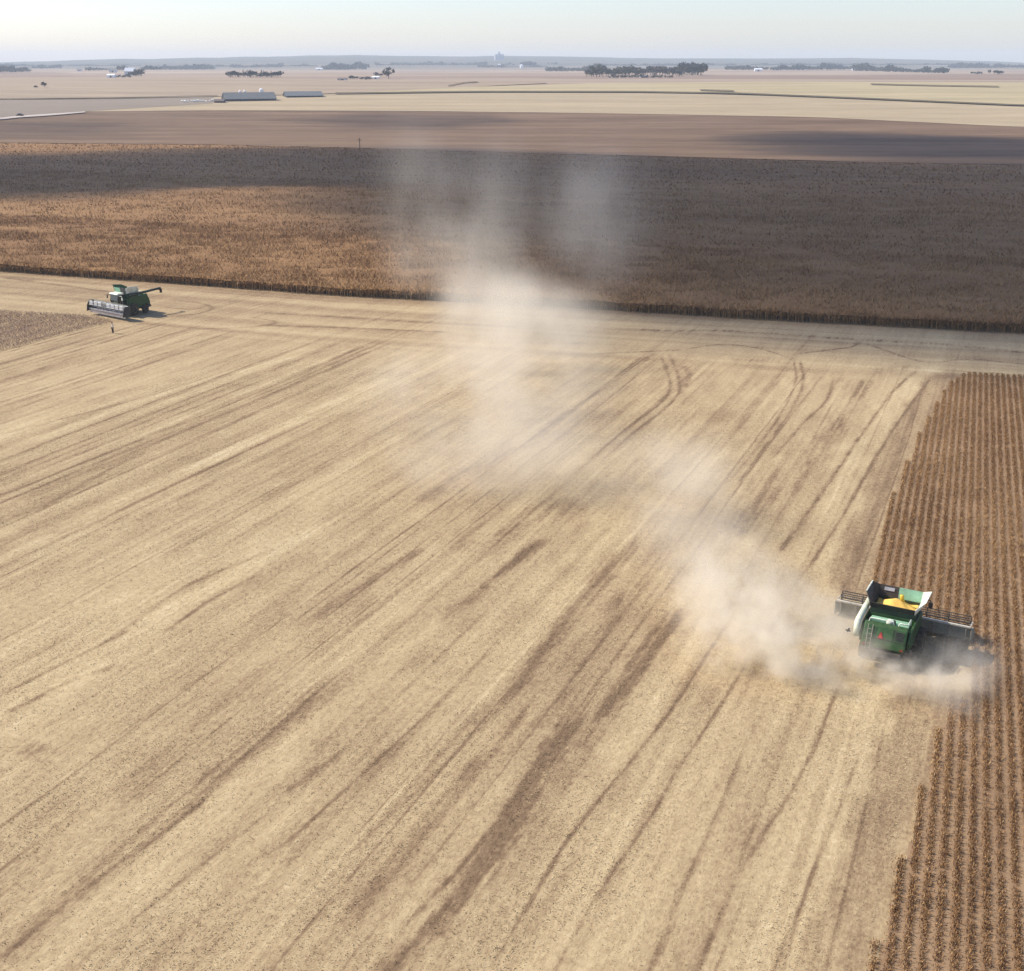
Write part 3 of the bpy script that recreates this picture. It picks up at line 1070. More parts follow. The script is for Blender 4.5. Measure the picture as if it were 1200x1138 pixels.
    for sgn in (-1, 1):
        m = MB()
        m.tube([(sgn * 1.0, 2.5, 3.35), (sgn * 1.9, 2.6, 3.4), (sgn * 1.95, 2.6, 3.2)], 0.05, 8)
        m.box(sgn * 1.95 - 0.14, sgn * 1.95 + 0.14, 2.56, 2.66, 2.75, 3.2)
        m.build('mirror', M['auger'] if sgn < 0 else BK, root)
    # ladder and landing on the left
    ld = MB()
    ld.box(-1.75, -1.0, 1.2, 2.4, 1.72, 1.79)
    for sy in (1.45, 2.05):
        ld.tube([(-1.8, sy, 1.75), (-2.15, sy, 0.5)], 0.035, 6)
    for q in range(5):
        ld.box(-1.85 - q * 0.075, -1.72 - q * 0.075, 1.45, 2.05, 1.5 - q * 0.24, 1.53 - q * 0.24)
    ld.tube([(-1.72, 1.25, 1.78), (-1.72, 1.25, 2.75), (-1.72, 2.35, 2.75), (-1.72, 2.35, 1.78)], 0.03, 6)
    ld.build('access_ladder', M['grey_steel'], root)
    # unloading auger folded back along the left flank
    au = MB()
    if near:
        au.tube([(-1.55, 0.75, 3.1), (-1.78, 0.6, 3.4), (-1.86, 0.1, 3.45), (-1.88, -1.5, 3.35), (-1.9, -3.3, 3.2)], [0.22, 0.23, 0.22, 0.21, 0.2], 14)
        aug = au.build('unloading_auger', M['auger'], root, smooth=True)  # pale because the sun's glare on the tube is in its colour
        MB().tube([(-1.9, -3.25, 3.2), (-1.9, -3.6, 3.05), (-1.9, -3.8, 2.6), (-1.9, -3.85, 1.95)], [0.21, 0.23, 0.22, 0.24], 14).build('auger_spout', M['auger'], aug, smooth=True)
    else:
        au.tube([(-1.62, 0.75, 3.1), (-1.9, 0.5, 3.35), (-1.98, -0.2, 3.45), (-2.0, -3.0, 3.55), (-2.05, -6.1, 3.72)], [0.24, 0.25, 0.22, 0.2, 0.19], 12)
        aug = au.build('unloading_auger', M['dark_green'], root, smooth=True)
        MB().tube([(-2.05, -5.9, 3.71), (-2.05, -6.4, 3.7), (-2.05, -6.6, 3.4), (-2.05, -6.6, 3.0)], [0.21, 0.26, 0.28, 0.3], 12).build('auger_spout', BK, aug, smooth=True)
    # wheels
    def wheel(x, y, r_, w):
        prof = [(-w / 2, r_ * 0.55), (-w / 2, r_ * 0.86), (-w * 0.42, r_ * 0.96), (-w * 0.3, r_), (w * 0.3, r_), (w * 0.42, r_ * 0.96), (w / 2, r_ * 0.86), (w / 2, r_ * 0.55)]
        m = MB().lathe_x(prof, x, y, r_)
        for k in range(22):
            for sg in (-1, 1):
                t0 = 2 * math.pi * (k + 0.25 * sg) / 22
                c_, s2 = math.cos(t0), math.sin(t0)
                c2, s3 = math.cos(t0 + 0.22), math.sin(t0 + 0.22)
                m.tube([(x, y + c_ * r_, r_ + s2 * r_), (x + sg * w * 0.45, y + c2 * r_ * 0.98, r_ + s3 * r_ * 0.98)], r_ * 0.045, 4)
        ty = m.build('wheel', M['rubber'], root)
        MB().lathe_x([(-w * 0.46, r_ * 0.2), (-w * 0.46, r_ * 0.5), (-w * 0.51, r_ * 0.56), (w * 0.51, r_ * 0.56), (w * 0.46, r_ * 0.5), (w * 0.46, r_ * 0.2)], x, y, r_, 20).build('rim', M['yellow'], ty)

    for sgn in (-1, 1):
        wheel(sgn * 1.75, 0.0, 0.98, 0.72)
        wheel(sgn * 1.45, -3.0, 0.68, 0.5)
    # feeder house
    dz = raise_header
    MB().prism([(1.0, 1.3), (1.0, 2.0), (3.55, 1.25 + dz), (3.55, 0.45 + dz)], -0.75, 0.75).build('feeder_house', G, root, 0.04)
    # header
    W = 4.72
    hb = MB()
    hb.panel((-W, 3.5, 1.25 + dz), (-W, 3.62, 0.25 + dz), (W, 3.62, 0.25 + dz), (W, 3.5, 1.25 + dz), 0.06)
    hb.panel((-W, 3.64, 0.27 + dz), (-W, 4.75, 0.12 + dz), (W, 4.75, 0.12 + dz), (W, 3.64, 0.27 + dz), 0.05)
    for k in range(9):
        x = -W + 0.3 + k * (2 * W - 0.6) / 8
        hb.prism([(3.47, 0.2 + dz), (3.47, 1.2 + dz), (3.36, 1.15 + dz), (3.36, 0.3 + dz)], x - 0.05, x + 0.05)
    head = hb.build('header', M['grey_steel'] if near else M['steel'], root)
    MB().box(-W, W, 3.36, 3.58, 1.255 + dz, 1.42 + dz).build('top_beam', M['beam'] if near else M['white'], head, 0.03)
    MB().box(-W, W, 4.752, 4.86, 0.1 + dz, 0.16 + dz).build('cutter_bar', M['charcoal'], head)
    ax = MB()
    ax.tube([(-W + 0.15, 4.0, 0.62 + dz), (W - 0.15, 4.0, 0.62 + dz)], 0.2, 14)
    nseg = 150
    vs, fs = [], []
    for k in range(nseg + 1):
        x = -W + 0.2 + (2 * W - 0.4) * k / nseg
        t0 = (x if x < 0 else -x) * 2 * math.pi / 0.55
        c_, s2 = math.cos(t0), math.sin(t0)
        for rr, ox in ((0.19, -0.012), (0.32, -0.012), (0.32, 0.012), (0.19, 0.012)):
            vs.append((x + ox, 4.0 + rr * c_, 0.62 + dz + rr * s2))
    for k in range(nseg):
        for m in range(4):
            m2 = (m + 1) % 4
            fs.append((4 * k + m, 4 * k + m2, 4 * k + 4 + m2, 4 * k + 4 + m))
    ax.add(vs, fs)
    ax.build('cross_auger', M['steel'], head)
    for sgn in (-1, 1):
        dv = MB()
        dv.prism([(3.4, 0.1 + dz), (3.4, 1.3 + dz), (4.3, 1.1 + dz), (5.3, 0.35 + dz), (5.75, 0.08 + dz)] if near else
                 [(3.4, 0.0 + dz), (3.4, 1.5 + dz), (4.6, 1.55 + dz), (5.1, 0.9 + dz), (5.3, -0.1 + dz)], sgn * (W + 0.01), sgn * (W + 0.14))
        dv.build('crop_divider', M['charcoal'] if not near else M['grey_steel'], head, 0.02)
    # pickup reel
    rl = MB()
    cy, cz, rr = 4.45, 1.3 + dz, 0.55
    rl.tube([(-W + 0.1, cy, cz), (W - 0.1, cy, cz)], 0.075, 10)
    for k in range(6):
        t0 = 2 * math.pi * k / 6 + 0.3
        by_, bz_ = cy + rr * math.cos(t0), cz + rr * math.sin(t0)
        rl.tube([(-W + 0.12, by_, bz_), (W - 0.12, by_, bz_)], 0.04, 6)
        for q in range(70):
            x = -W + 0.2 + q * (2 * W - 0.4) / 69
            rl.tube([(x, by_, bz_), (x, by_ - 0.05, bz_ - 0.24)], 0.012, 3)
        for q in range(7):
            x = -W + 0.14 + q * (2 * W - 0.28) / 6
            rl.tube([(x, cy, cz), (x, by_, bz_)], 0.03, 5)
    rl.build('reel', M['charcoal'] if near else M['grey_steel'], head)
    for sgn in (-1, 1):
        MB().tube([(sgn * (W - 0.02), 3.55, 1.45 + dz), (sgn * (W - 0.02), 4.5, 1.38 + dz)], 0.06, 6).build('reel_arm', M['beam'], head)
    if not near:
        lip = MB()
        lip.panel((-W, 4.88, 0.4 + dz), (W, 4.88, 0.4 + dz), (W, 4.70, -0.35 + dz), (-W, 4.70, -0.35 + dz), 0.05)
        lip.build('front_lip', M['steel'], head)
        # pale paddles between the spiders, seen as a row of white patches
        for q in range(8):
            x = -W + 0.75 + q * (2 * W - 1.5) / 7
            if q == 4:
                continue
            pd = MB()
            pd.panel((x - 0.42, cy + 0.36, cz - 0.32), (x + 0.42, cy + 0.36, cz - 0.32), (x + 0.42, cy + 0.30, cz + 0.30), (x - 0.42, cy + 0.30, cz + 0.30), 0.03)
            pd.build('reel_paddle', M['white'], head)
    root.scale = (1.0, 0.82, 0.92 if near else 1.0)
    return root


HEADING = R(29)
FWD = (math.sin(HEADING), math.cos(HEADING))
make_combine((hx - FWD[0] * 2.95, hy - FWD[1] * 2.95, 0.02), -HEADING,
             'green combine harvester seen from behind, cutting the standing soybeans in a cloud of dust', 0.12, True)
# the far machine faces the camera's lower left
fhx, fhy = flat(129, 372)
FH = R(180 - 37)          # heading measured so that local +Y points to (-0.6, -0.8)
fdir = (-math.sin(FH), math.cos(FH))
make_combine((fhx - fdir[0] * 3.4, fhy - fdir[1] * 3.4, 0.02), FH,
             'distant green combine harvester parked facing left with silver header raised, near the corn edge', 0.75, False)


# ------------------------------------------------------------------ person beside the far combine
def person():
    x, y = flat(132.6, 391)
    root = empty('person', (x, y, 0.02), R(140))
    tag(root, 'person in a cream shirt and dark trousers standing on the stubble near the distant combine', 'person')

    def skin(name, joints, edges, mat, parent):
        me = bpy.data.meshes.new(name)
        me.from_pydata([j[0] for j in joints], edges, [])
        o = bpy.data.objects.new(name, me)
        C.objects.link(o)
        o.parent = parent
        md = o.modifiers.new('skin', 'SKIN')
        for i, j in enumerate(joints):
            sv = me.skin_vertices[0].data[i]
            sv.radius = j[1]
            sv.use_root = (i == 0)
        sb = o.modifiers.new('smooth', 'SUBSURF')
        sb.levels = sb.render_levels = 2
        me.materials.append(mat)
        return o

    J = [((0, 0, 0.95), (.15, .11)), ((0, 0, 1.15), (.14, .10)), ((0, 0.0, 1.38), (.17, .11)), ((0, 0, 1.5), (.06, .06)), ((0, 0.02, 1.58), (.075, .085)), ((0, 0.02, 1.70), (.07, .085)),
         ((-.2, 0, 1.41), (.06, .06)), ((-.25, .0, 1.14), (.045, .045)), ((-.26, .08, .92), (.035, .035)), ((-.26, .1, .83), (.035, .025)),
         ((.2, 0, 1.41), (.06, .06)), ((.25, .0, 1.14), (.045, .045)), ((.26, .08, .92), (.035, .035)), ((.26, .1, .83), (.035, .025)),
         ((-.1, 0, .86), (.085, .085)), ((-.12, .02, .48), (.06, .06)), ((-.13, -.02, .09), (.045, .045)), ((-.14, .14, .04), (.04, .035)),
         ((.1, 0, .86), (.085, .085)), ((.12, .02, .48), (.06, .06)), ((.13, -.02, .09), (.045, .045)), ((.14, .14, .04), (.04, .035)),
         ((0, .115, 1.6), (.02, .02))]
    E = [(0, 1), (1, 2), (2, 3), (3, 4), (4, 5), (2, 6), (6, 7), (7, 8), (8, 9), (2, 10), (10, 11), (11, 12), (12, 13), (0, 14), (14, 15), (15, 16), (16, 17), (0, 18), (18, 19), (19, 20), (20, 21), (4, 22)]
    # fingers
    for sx, wr in ((-1, 9), (1, 13)):
        for k, (dx, l) in enumerate(((-.02, .07), (-.007, .085), (.007, .08), (.02, .065))):
            J.append(((sx * .26 + dx, .105 + .012 * k, .83 - l), (.010, .010)))
            E.append((wr, len(J) - 1))
        J.append(((sx * .225, .13, .80), (.011, .011)))
        E.append((wr, len(J) - 1))
    skin('body', J, E, M['skin'], root)
    g = lambda q: (q[0] + .02, q[1] + .02)
    sj = [J[1], J[2], J[6], J[7], J[10], J[11], J[0]]
    skin('shirt', [(p, g(r_)) for p, r_ in sj], [(0, 1), (1, 2), (2, 3), (1, 4), (4, 5), (0, 6)], M['shirt'], root)
    tj = [J[0], J[14], J[15], J[16], J[18], J[19], J[20]]
    skin('trousers', [(p, g(r_)) for p, r_ in tj], [(0, 1), (1, 2), (2, 3), (0, 4), (4, 5), (5, 6)], M['trousers'], root)
    MB().lathe_z([(0.095, 1.66), (0.105, 1.72), (0.085, 1.79), (0.03, 1.82)], 0, 0.005, 14).build('hair', M['hair'], root, smooth=True)


person()


# ------------------------------------------------------------------ far trees, groves, farms
def leaf_cloud(n, rx, ry, rz, zc, size, seed, lumps=7):
    rg = np.random.default_rng(seed)
    lc = rg.normal(0, 0.42, (lumps, 3))
    lc[:, 2] *= 0.9
    vs, fs = [], []
    for i in range(n):
        c = lc[rg.integers(lumps)] + rg.normal(0, 0.24, 3)
        l_ = np.linalg.norm(c)
        if l_ > 1:
            c /= l_ * rg.uniform(1, 1.3)
        p = c * (rx, ry, rz) + (0, 0, zc)
        a = rg.normal(0, 1, 3)
        a /= np.linalg.norm(a)
        b = np.cross(a, rg.normal(0, 1, 3))
        b /= np.linalg.norm(b)
        s_ = size * rg.uniform(0.6, 1.5)
        k = len(vs)
        vs += [p - a * s_, p + b * s_ * .8, p + a * s_, p - b * s_ * .8]
        fs.append((k, k + 1, k + 2, k + 3))
    return vs, fs


TREES = {}


def tree_mesh(kind, var):
    key = (kind, var)
    if key in TREES:
        return TREES[key]
    sd = var * 13 + {'round': 1, 'spruce': 2, 'bush': 3, 'bare': 4}[kind] * 101
    if kind == 'spruce':
        rg = np.random.default_rng(sd)
        vs, fs = [], []
        for i in range(260):
            q = rg.random() ** 0.7
            rad = (1 - q) * 0.27 * rg.uniform(0.5, 1.1)
            an = rg.uniform(0, 6.28)
            p = np.array([rad * math.cos(an), rad * math.sin(an), 0.06 + q * 0.94])
            s_ = 0.05 * rg.uniform(.6, 1.4) * (1.2 - q * 0.7)
            a = np.array([math.cos(an), math.sin(an), -0.35])
            b = np.array([-math.sin(an), math.cos(an), rg.uniform(-.4, .4)])
            k = len(vs)
            vs += [p - a * s_, p + b * s_, p + a * s_, p - b * s_]
            fs.append((k, k + 1, k + 2, k + 3))
    elif kind == 'bush':
        vs, fs = leaf_cloud(180, .62, .55, .5, .5, .08, sd, 6)
    else:
        vs, fs = leaf_cloud(300, .46, .44, .40, .60, .06 if kind == 'round' else .045, sd, 9)
    m1 = bpy.data.meshes.new('crown')
    m1.from_pydata([tuple(v) for v in vs], [], fs)
    tb = MB()
    tb.tube([(0, 0, -0.02), (0.01, 0, .25), (-.01, .01, .55), (0, 0, .8)], [.035, .028, .018, .006], 7)
    for k in range(6):
        an = k * 1.05 + var
        z0 = .28 + .06 * k
        tb.tube([(0, 0, z0), (.17 * math.cos(an), .17 * math.sin(an), z0 + .13), (.28 * math.cos(an), .28 * math.sin(an), z0 + .27)], [.014, .009, .003], 5)
    m2 = bpy.data.meshes.new('trunk')
    m2.from_pydata(tb.v, [], tb.f)
    m2.materials.append(M['bark'])
    TREES[key] = (m1, m2)
    return TREES[key]


CR = {}


def crown_mesh(kind, var, mat):
    k = (kind, var, mat)
    if k not in CR:
        me = tree_mesh(kind, var)[0].copy()
        me.materials.append(M[mat])
        CR[k] = me
    return CR[k]


def tree(px, py, hpx, kind, mat, label, group=None, wide=1.0, name='tree'):
    p = ground(px, py)
    h = 0.76 * hpx / scale_at(p)
    wide *= 1.2
    var = random.randrange(4)
    root = empty(name, (p[0], p[1], p[2] - 0.1), random.uniform(0, 6.28))
    root.scale = (h * wide, h * wide, h)
    tag(root, label, 'shrub' if kind == 'bush' else 'tree', group)
    a = bpy.data.objects.new('crown', crown_mesh(kind, var, mat))
    C.objects.link(a)
    a.parent = root
    b = bpy.data.objects.new('trunk', tree_mesh(kind, var)[1])
    C.objects.link(b)
    b.parent = root


def grove(x0, x1, y, hmin, hmax, n, kinds, mats, label, group, dy=0.8, wide=1.0, name='tree'):
    for i in range(n):
        px = x0 + (x1 - x0) * (i + random.uniform(.2, .8)) / n
        tree(px, y + random.uniform(-dy, 0), random.uniform(hmin, hmax), random.choice(kinds), random.choice(mats), label, group, wide * random.uniform(.9, 1.25), name)


def tree_belt(x0, x1, y0, y1, hpx, mat, label, dens=2.2):
    """a far wood that reads as one mass"""
    vs, fs = [], []
    nn = int(abs(x1 - x0) * dens)
    for i in range(nn):
        q = (i + random.random()) / nn
        px = x0 + (x1 - x0) * q
        env = 0.55 + 0.9 * (float(vnoise(px / 7.0, 0, 91)) + 0.5) * (0.6 + 0.8 * (float(vnoise(px / 23.0, 0, 92)) + 0.5))
        p = ground(px, y0 + (y1 - y0) * q - random.uniform(0, 0.5))
        h = 0.8 * hpx * env / scale_at(p) * random.uniform(.7, 1.1)
        v, f = leaf_cloud(26, h * .55, h * .5, h * .5, h * .5, h * .15, i + int(x0) + 2000, 4)
        k = len(vs)
        vs += [(a[0] + p[0], a[1] + p[1], a[2] + p[2]) for a in v]
        fs += [tuple(b + k for b in g) for g in f]
    o = np_mesh('treeline', vs, fs, M[mat])
    tag(o, label, 'woodland', kind='stuff')


tree_belt(165, 252, 82, 81.5, 5, 'leaf_blue', 'long dark belt of distant trees right of the white farmstead on the left')
tree_belt(378, 430, 82, 81.5, 9, 'leaf_blue', 'dense dark block of distant trees left of the round grey tree')
tree_belt(640, 702, 84, 83.5, 9, 'leaf_mid', 'pale hazy distant wood right of the white grain bins')
tree_belt(850, 884, 82, 82, 6, 'leaf_mid', 'short distant belt of trees left of the white shed on the right')
tree_belt(903, 1000, 82.5, 81.5, 6, 'leaf_blue', 'long dark blue belt of distant trees right of centre')
tree_belt(1000, 1110, 83, 86, 7.5, 'leaf_dark', 'dark distant wood in front of the horizon on the right')
tree_belt(1112, 1330, 80, 79, 5.5, 'leaf_blue', 'distant belt of trees running out of view at the right edge')
tree_belt(38, 72, 80.5, 80, 5, 'leaf_blue', 'small far blue wood at the upper left')
tree_belt(-120, 36, 88, 84, 5.5, 'leaf_mid', 'low hazy trees running in from the left edge')
tree_belt(270, 330, 79.5, 79, 5, 'leaf_mid', 'faint trees on the rise behind the dark windbreak')
tree_belt(440, 570, 77, 76.5, 3.5, 'leaf_mid', 'thin faint line of trees below the middle of the horizon')
tree_belt(100, 130, 83, 82.5, 4.5, 'leaf_mid', 'thin trees behind the white farm building on the left')

tree_belt(228, 372, 78.5, 78, 2.6, 'leaf_mid', 'very thin far line of trees beyond the windbreak on the left')
tree_belt(560, 642, 79.5, 79, 2.8, 'leaf_mid', 'thin far line of trees behind the two white grain bins')
tree_belt(700, 862, 77.5, 77, 2.8, 'leaf_blue', 'thin far line of trees behind the wide grove right of centre')
tree_belt(880, 1120, 76.5, 76.5, 2.4, 'leaf_blue', 'faint blue line of trees on the rise at the right')
tree_belt(-40, 165, 78, 77.5, 2.4, 'leaf_blue', 'faint blue line of trees on the rise at the upper left')
grove(267, 329, 91, 7, 11, 26, ['spruce', 'round', 'round'], ['leaf_dark', 'leaf_blue'], 'dark tree in the windbreak row beyond the long grey barns', 'trees of the windbreak beyond the barns', 1.2, 1.1)
grove(137, 147, 84, 6, 9, 5, ['round'], ['leaf_mid'], 'dull green tree between the buildings of the left farmstead', 'trees between the left farm buildings', 1)
grove(155, 167, 90, 8, 12, 6, ['round', 'spruce'], ['leaf_dark'], 'dark tree at the right end of the left farmstead', 'trees at the right end of the left farmstead', 1)
grove(136, 154, 91, 3, 5, 6, ['bush'], ['leaf_dark'], 'low dark shrub in front of the pale farm building on the left', 'shrubs in front of the left farmstead', .8, name='shrub')
grove(686, 800, 90.5, 10, 17, 40, ['round', 'round', 'bare'], ['leaf_bare', 'leaf_mid', 'leaf_mid'], 'grey green tree in the wide grove right of centre', 'trees of the wide grove right of centre', 2.4, 1.0)
grove(712, 790, 91.5, 3, 6, 16, ['bush'], ['leaf_dark', 'leaf_bare'], 'low brush along the foot of the wide grove', 'brush at the foot of the wide grove', .6, 1.2, name='shrub')
grove(795, 823, 89, 15, 21, 16, ['round', 'spruce', 'round'], ['leaf_blue', 'leaf_dark'], 'tall dark tree at the right end of the wide grove', 'tall dark trees at the right end of the grove', 2, .9)
grove(613, 625, 79, 7, 10, 6, ['round'], ['leaf_dark', 'leaf_mid'], 'dark tree right of the round white grain bin', 'trees beside the round white bin', .6)
grove(588, 602, 77, 3, 5, 6, ['bush'], ['leaf_bare'], 'small brown tree between the two white bins', 'small trees between the white bins', .5)
grove(410, 419, 93.5, 4.5, 7, 4, ['round'], ['leaf_bare', 'leaf_dark'], 'brownish tree right of the small white house', 'trees by the small white house', .8)
grove(422, 436, 94, 3, 5, 6, ['bush', 'bare'], ['leaf_bare'], 'bare brown shrub left of the round grey tree', 'shrubs left of the round grey tree', .8, 1.2, name='shrub')
grove(439, 448, 90, 4, 7, 4, ['round'], ['leaf_bare'], 'small bare tree pressed against the round grey tree', 'small trees against the round grey tree', .8)
tree(455.5, 92, 17, 'round', 'leaf_bare', 'big round grey tree standing alone left of centre below the horizon', wide=1.0)
tree(42, 103, 4.5, 'bush', 'leaf_dark', 'smaller of two dark shrubs alone in the field at far left', wide=1.2, name='shrub')
tree(52, 103, 9.5, 'round', 'leaf_dark', 'taller dark tree of the lone pair in the field at far left', wide=.9)
grove(1138, 1151, 87, 3.5, 5, 5, ['bush', 'round'], ['leaf_dark'], 'low tree in the left clump of the lone trees near the right edge', 'left clump of trees near the right edge', .3, 1.2)
tree(1159, 87, 7, 'round', 'leaf_mid', 'slim tree between two dark clumps near the right edge', wide=.7)
grove(1165, 1174, 87.5, 5, 7, 4, ['round'], ['leaf_dark'], 'dark tree in the right clump of the lone trees near the right edge', 'right clump of trees near the right edge', .4, 1.1)
grove(501, 520, 76.5, 4, 6, 5, ['round'], ['leaf_mid'], 'faint tree in the small group below the middle of the horizon', 'small group of trees below the horizon', .4)
grove(885, 900, 82.5, 4, 6.5, 5, ['round'], ['leaf_dark'], 'dark tree around the white shed right of centre', 'trees around the white shed right of centre', .5)
grove(640, 655, 76, 3, 4, 4, ['round'], ['leaf_mid'], 'faint tree above the hazy wood near centre', 'faint trees above the hazy wood', .3)


def house(name, px0, px1, py, hpx, depth, wall, roof, label, cat, roof_frac=.45, doors=1, tilt=0.0, windows=0):
    """gabled building, long side towards the camera"""
    pm = ground((px0 + px1) / 2, py)
    k = scale_at(pm)
    w = (px1 - px0) / k
    hh = hpx / k
    wh = hh * (1 - roof_frac)
    root = empty(name, (pm[0], pm[1], pm[2] - 0.1), tilt)
    tag(root, label, cat)
    MB().prism([(0, 0), (depth, 0), (depth, wh), (depth / 2, hh - .25), (0, wh)], -w / 2, w / 2).build('wall', M[wall], root)
    rf = MB()
    o_ = .5
    rf.panel((-w / 2 - o_, -o_, wh - .12), (w / 2 + o_, -o_, wh - .12), (w / 2 + o_, depth / 2, hh), (-w / 2 - o_, depth / 2, hh), .18)
    rf.panel((w / 2 + o_, depth + o_, wh - .12), (-w / 2 - o_, depth + o_, wh - .12), (-w / 2 - o_, depth / 2, hh), (w / 2 + o_, depth / 2, hh), .18)
    rf.build('roof', M[roof], root)
    for i in range(doors):
        x = -w / 2 + w * (i + .5) / doors
        dw, dh = min(1.8, w * .12), wh * .75
        MB().box(x - dw, x + dw, -.08, -.02, 0.05, dh).build('door', M['charcoal'], root)
    for i in range(windows):
        x = -w / 2 + w * (i + .25) / windows
        MB().box(x - .6, x + .6, -.08, -.02, wh * .4, wh * .75).build('window', M['glass'], root)
    return root


house('livestock_barn', 265, 324, 119.2, 10.4, 18, 'wall_dark', 'roof_grey', 'long grey roofed barn, the left and larger of the two low barns', 'barn', .66, 3, R(22))
house('livestock_barn', 336, 379, 114.8, 7.4, 18, 'wall_dark', 'roof_grey', 'grey roofed barn, the right and smaller of the two low barns', 'barn', .62, 3, R(20))
house('shed', 251, 262, 121.3, 5, 7, 'wall_dark', 'roof_brown', 'low dark shed at the left end of the long grey barn', 'shed', .4)
for px, py, hp, lab in ((281.5, 112.5, 6.5, 'thin white feed bin behind the larger barn, leftmost of three'),
                        (287, 112.3, 6.5, 'thin white feed bin behind the larger barn, middle one of three'),
                        (306.5, 111.8, 8.0, 'widest white feed bin behind the larger barn')):
    p = ground(px, py)
    k = scale_at(p)
    h = hp / k
    wd = (2.6 if hp > 7 else 1.6) / k
    root = empty('feed_bin', (p[0], p[1], p[2] - .1))
    tag(root, lab, 'feed bin')
    MB().lathe_z([(wd * .2, h * .25), (wd, h * .42), (wd, h * .85), (wd * .25, h)], 0, 0, 14).build('hopper', M['white'], root)
    for sx in (-1, 1):
        for sy in (-1, 1):
            MB().tube([(sx * wd * .65, sy * wd * .65, 0), (sx * wd * .65, sy * wd * .65, h * .45)], .08, 6).build('leg', M['steel'], root)
for i in range(11):
    px = 214 + i * 3.5 + random.uniform(-.5, .5)
    p = ground(px, 120.3 + random.uniform(-.6, .6) - i * .05)
    k = scale_at(p)
    r_ = random.uniform(.9, 1.5) / k * 1.0
    b = MB()
    b.lathe_x([(-r_ * 1.1, r_ * .93), (-r_ * 1.02, r_), (r_ * 1.02, r_), (r_ * 1.1, r_ * .93)], 0, 0, r_, 16)
    o = b.build('wrapped_bale', M['bale'])
    o.location = (p[0], p[1], p[2] + .3)
    o.rotation_euler.z = random.uniform(-.4, .4)
    tag(o, 'pale wrapped bale in the low row left of the barns', 'bale', 'pale bales left of the barns')
house('farm_shed', 125.5, 134, 91, 4.2, 8, 'wall_white', 'wall_white', 'bright white farm shed at the left farmstead', 'shed', .3, 1)
house('farmhouse', 128, 136, 85, 5, 8, 'wall_grey', 'roof_grey', 'grey farmhouse just above the bright white shed', 'house', .4, 1, 0, 2)
house('barn', 146, 157, 88.3, 8.5, 14, 'wall_grey', 'wall_grey', 'tall pale grey barn among the trees of the left farmstead', 'barn', .45, 1)
house('farmhouse', 395.5, 406, 94.6, 3.2, 8, 'wall_white', 'roof_brown', 'small white house left of the round grey tree', 'house', .35, 1, 0, 2)
house('shed', 436, 444, 92.4, 3, 7, 'wall_white', 'wall_white', 'little white shed tucked under the round grey tree', 'shed', .3)
house('shed', 370, 378, 82.3, 2.6, 8, 'wall_white', 'wall_white', 'pale shed at the left end of the dense dark tree block', 'shed', .3)
house('shed', 750, 760, 91, 2.6, 8, 'wall_white', 'roof_grey', 'white shed at the foot of the wide grove', 'shed', .3)
house('shed', 884.5, 893, 83.5, 3.4, 8, 'wall_white', 'wall_white', 'white shed among dark trees right of centre', 'shed', .35)
house('farmhouse', 1078, 1086, 84.5, 4.0, 8, 'wall_white', 'roof_grey', 'white farmhouse inside the dark wood on the right', 'house', .35, 1, 0, 2)
house('shed', 999, 1006, 82.8, 3, 8, 'wall_white', 'wall_grey', 'pale shed at the left end of the dark wood on the right', 'shed', .3)
house('shed', 90, 95, 83.5, 2.6, 8, 'wall_white', 'roof_brown', 'tiny pale house left of the white farmstead', 'shed', .35)
for px, py, hp, wp, lab in ((585.5, 79, 4, 1.9, 'left of two white grain bins near the middle of the horizon'),
                            (611.2, 80, 4.4, 2.1, 'right and brighter of two white grain bins near the middle of the horizon')):
    p = ground(px, py)
    k = scale_at(p)
    root = empty('grain_bin', (p[0], p[1], p[2] - .1))
    tag(root, lab, 'grain bin')
    MB().lathe_z([(wp / k, 0), (wp / k, hp * .68 / k)], 0, 0, 20).build('wall', M['white'], root)
    MB().lathe_z([(wp * 1.03 / k, hp * .68 / k + .03), (wp * .15 / k, hp / k)], 0, 0, 20).build('roof', M['white'], root)
# grain elevator on the skyline
p = ground(585, 70.5)
k = scale_at(p)
root = empty('grain_elevator', (p[0], p[1], p[2] - 2))
tag(root, 'faint pale grain elevator standing on the skyline left of centre', 'grain elevator')
m = MB()
for q in range(3):
    m.lathe_z([(2.0 / k, 0), (2.0 / k, 7.0 / k)], (q - 1) * 3.6 / k, 0, 14)
m.build('silo', M['wall_grey'], root)
MB().box(-1.2 / k, 1.2 / k, -1 / k, 1 / k, 7.02 / k, 9.5 / k).build('head_house', M['wall_grey'], root)

# utility pole at the back of the corn
p = ground(422, 181)
k = scale_at(p)
hp = 19.5 / k
root = empty('utility_pole', (p[0], p[1], p[2] - .3))
tag(root, 'lone thin wooden utility pole behind the corn left of the dust', 'utility pole')
MB().tube([(0, 0, 0), (0, 0, hp)], [.22, .14], 8).build('pole', M['wood'], root)
MB().box(-1.1, 1.1, .17, .29, hp - 1.0, hp - .85).build('crossarm', M['wood'], root)

# dark vehicle on the gravel road, far left
p = ground(23.5, 137.5)
root = empty('parked_vehicle', (p[0], p[1], p[2] + .7), R(80))
tag(root, 'tiny dark vehicle on the pale road at the far left', 'vehicle')
m = MB()
m.prism([(-2.4, .45), (2.4, .45), (2.5, .9), (1.3, 1.1), (.6, 1.75), (-1.0, 1.78), (-1.1, 1.15), (-2.4, 1.15)], -.95, .95)
m.build('body', M['car'], root, .06)
MB().prism([(.55, 1.2), (1.1, 1.2), (.58, 1.68), (.5, 1.68)], -.96, .96).build('window', M['glass'], root)
for sx in (-.85, .85):
    for sy in (-1.5, 1.5):
        MB().lathe_x([(-.14, .38), (.14, .38)], sx, sy, .38, 16).build('wheel', M['rubber'], root)

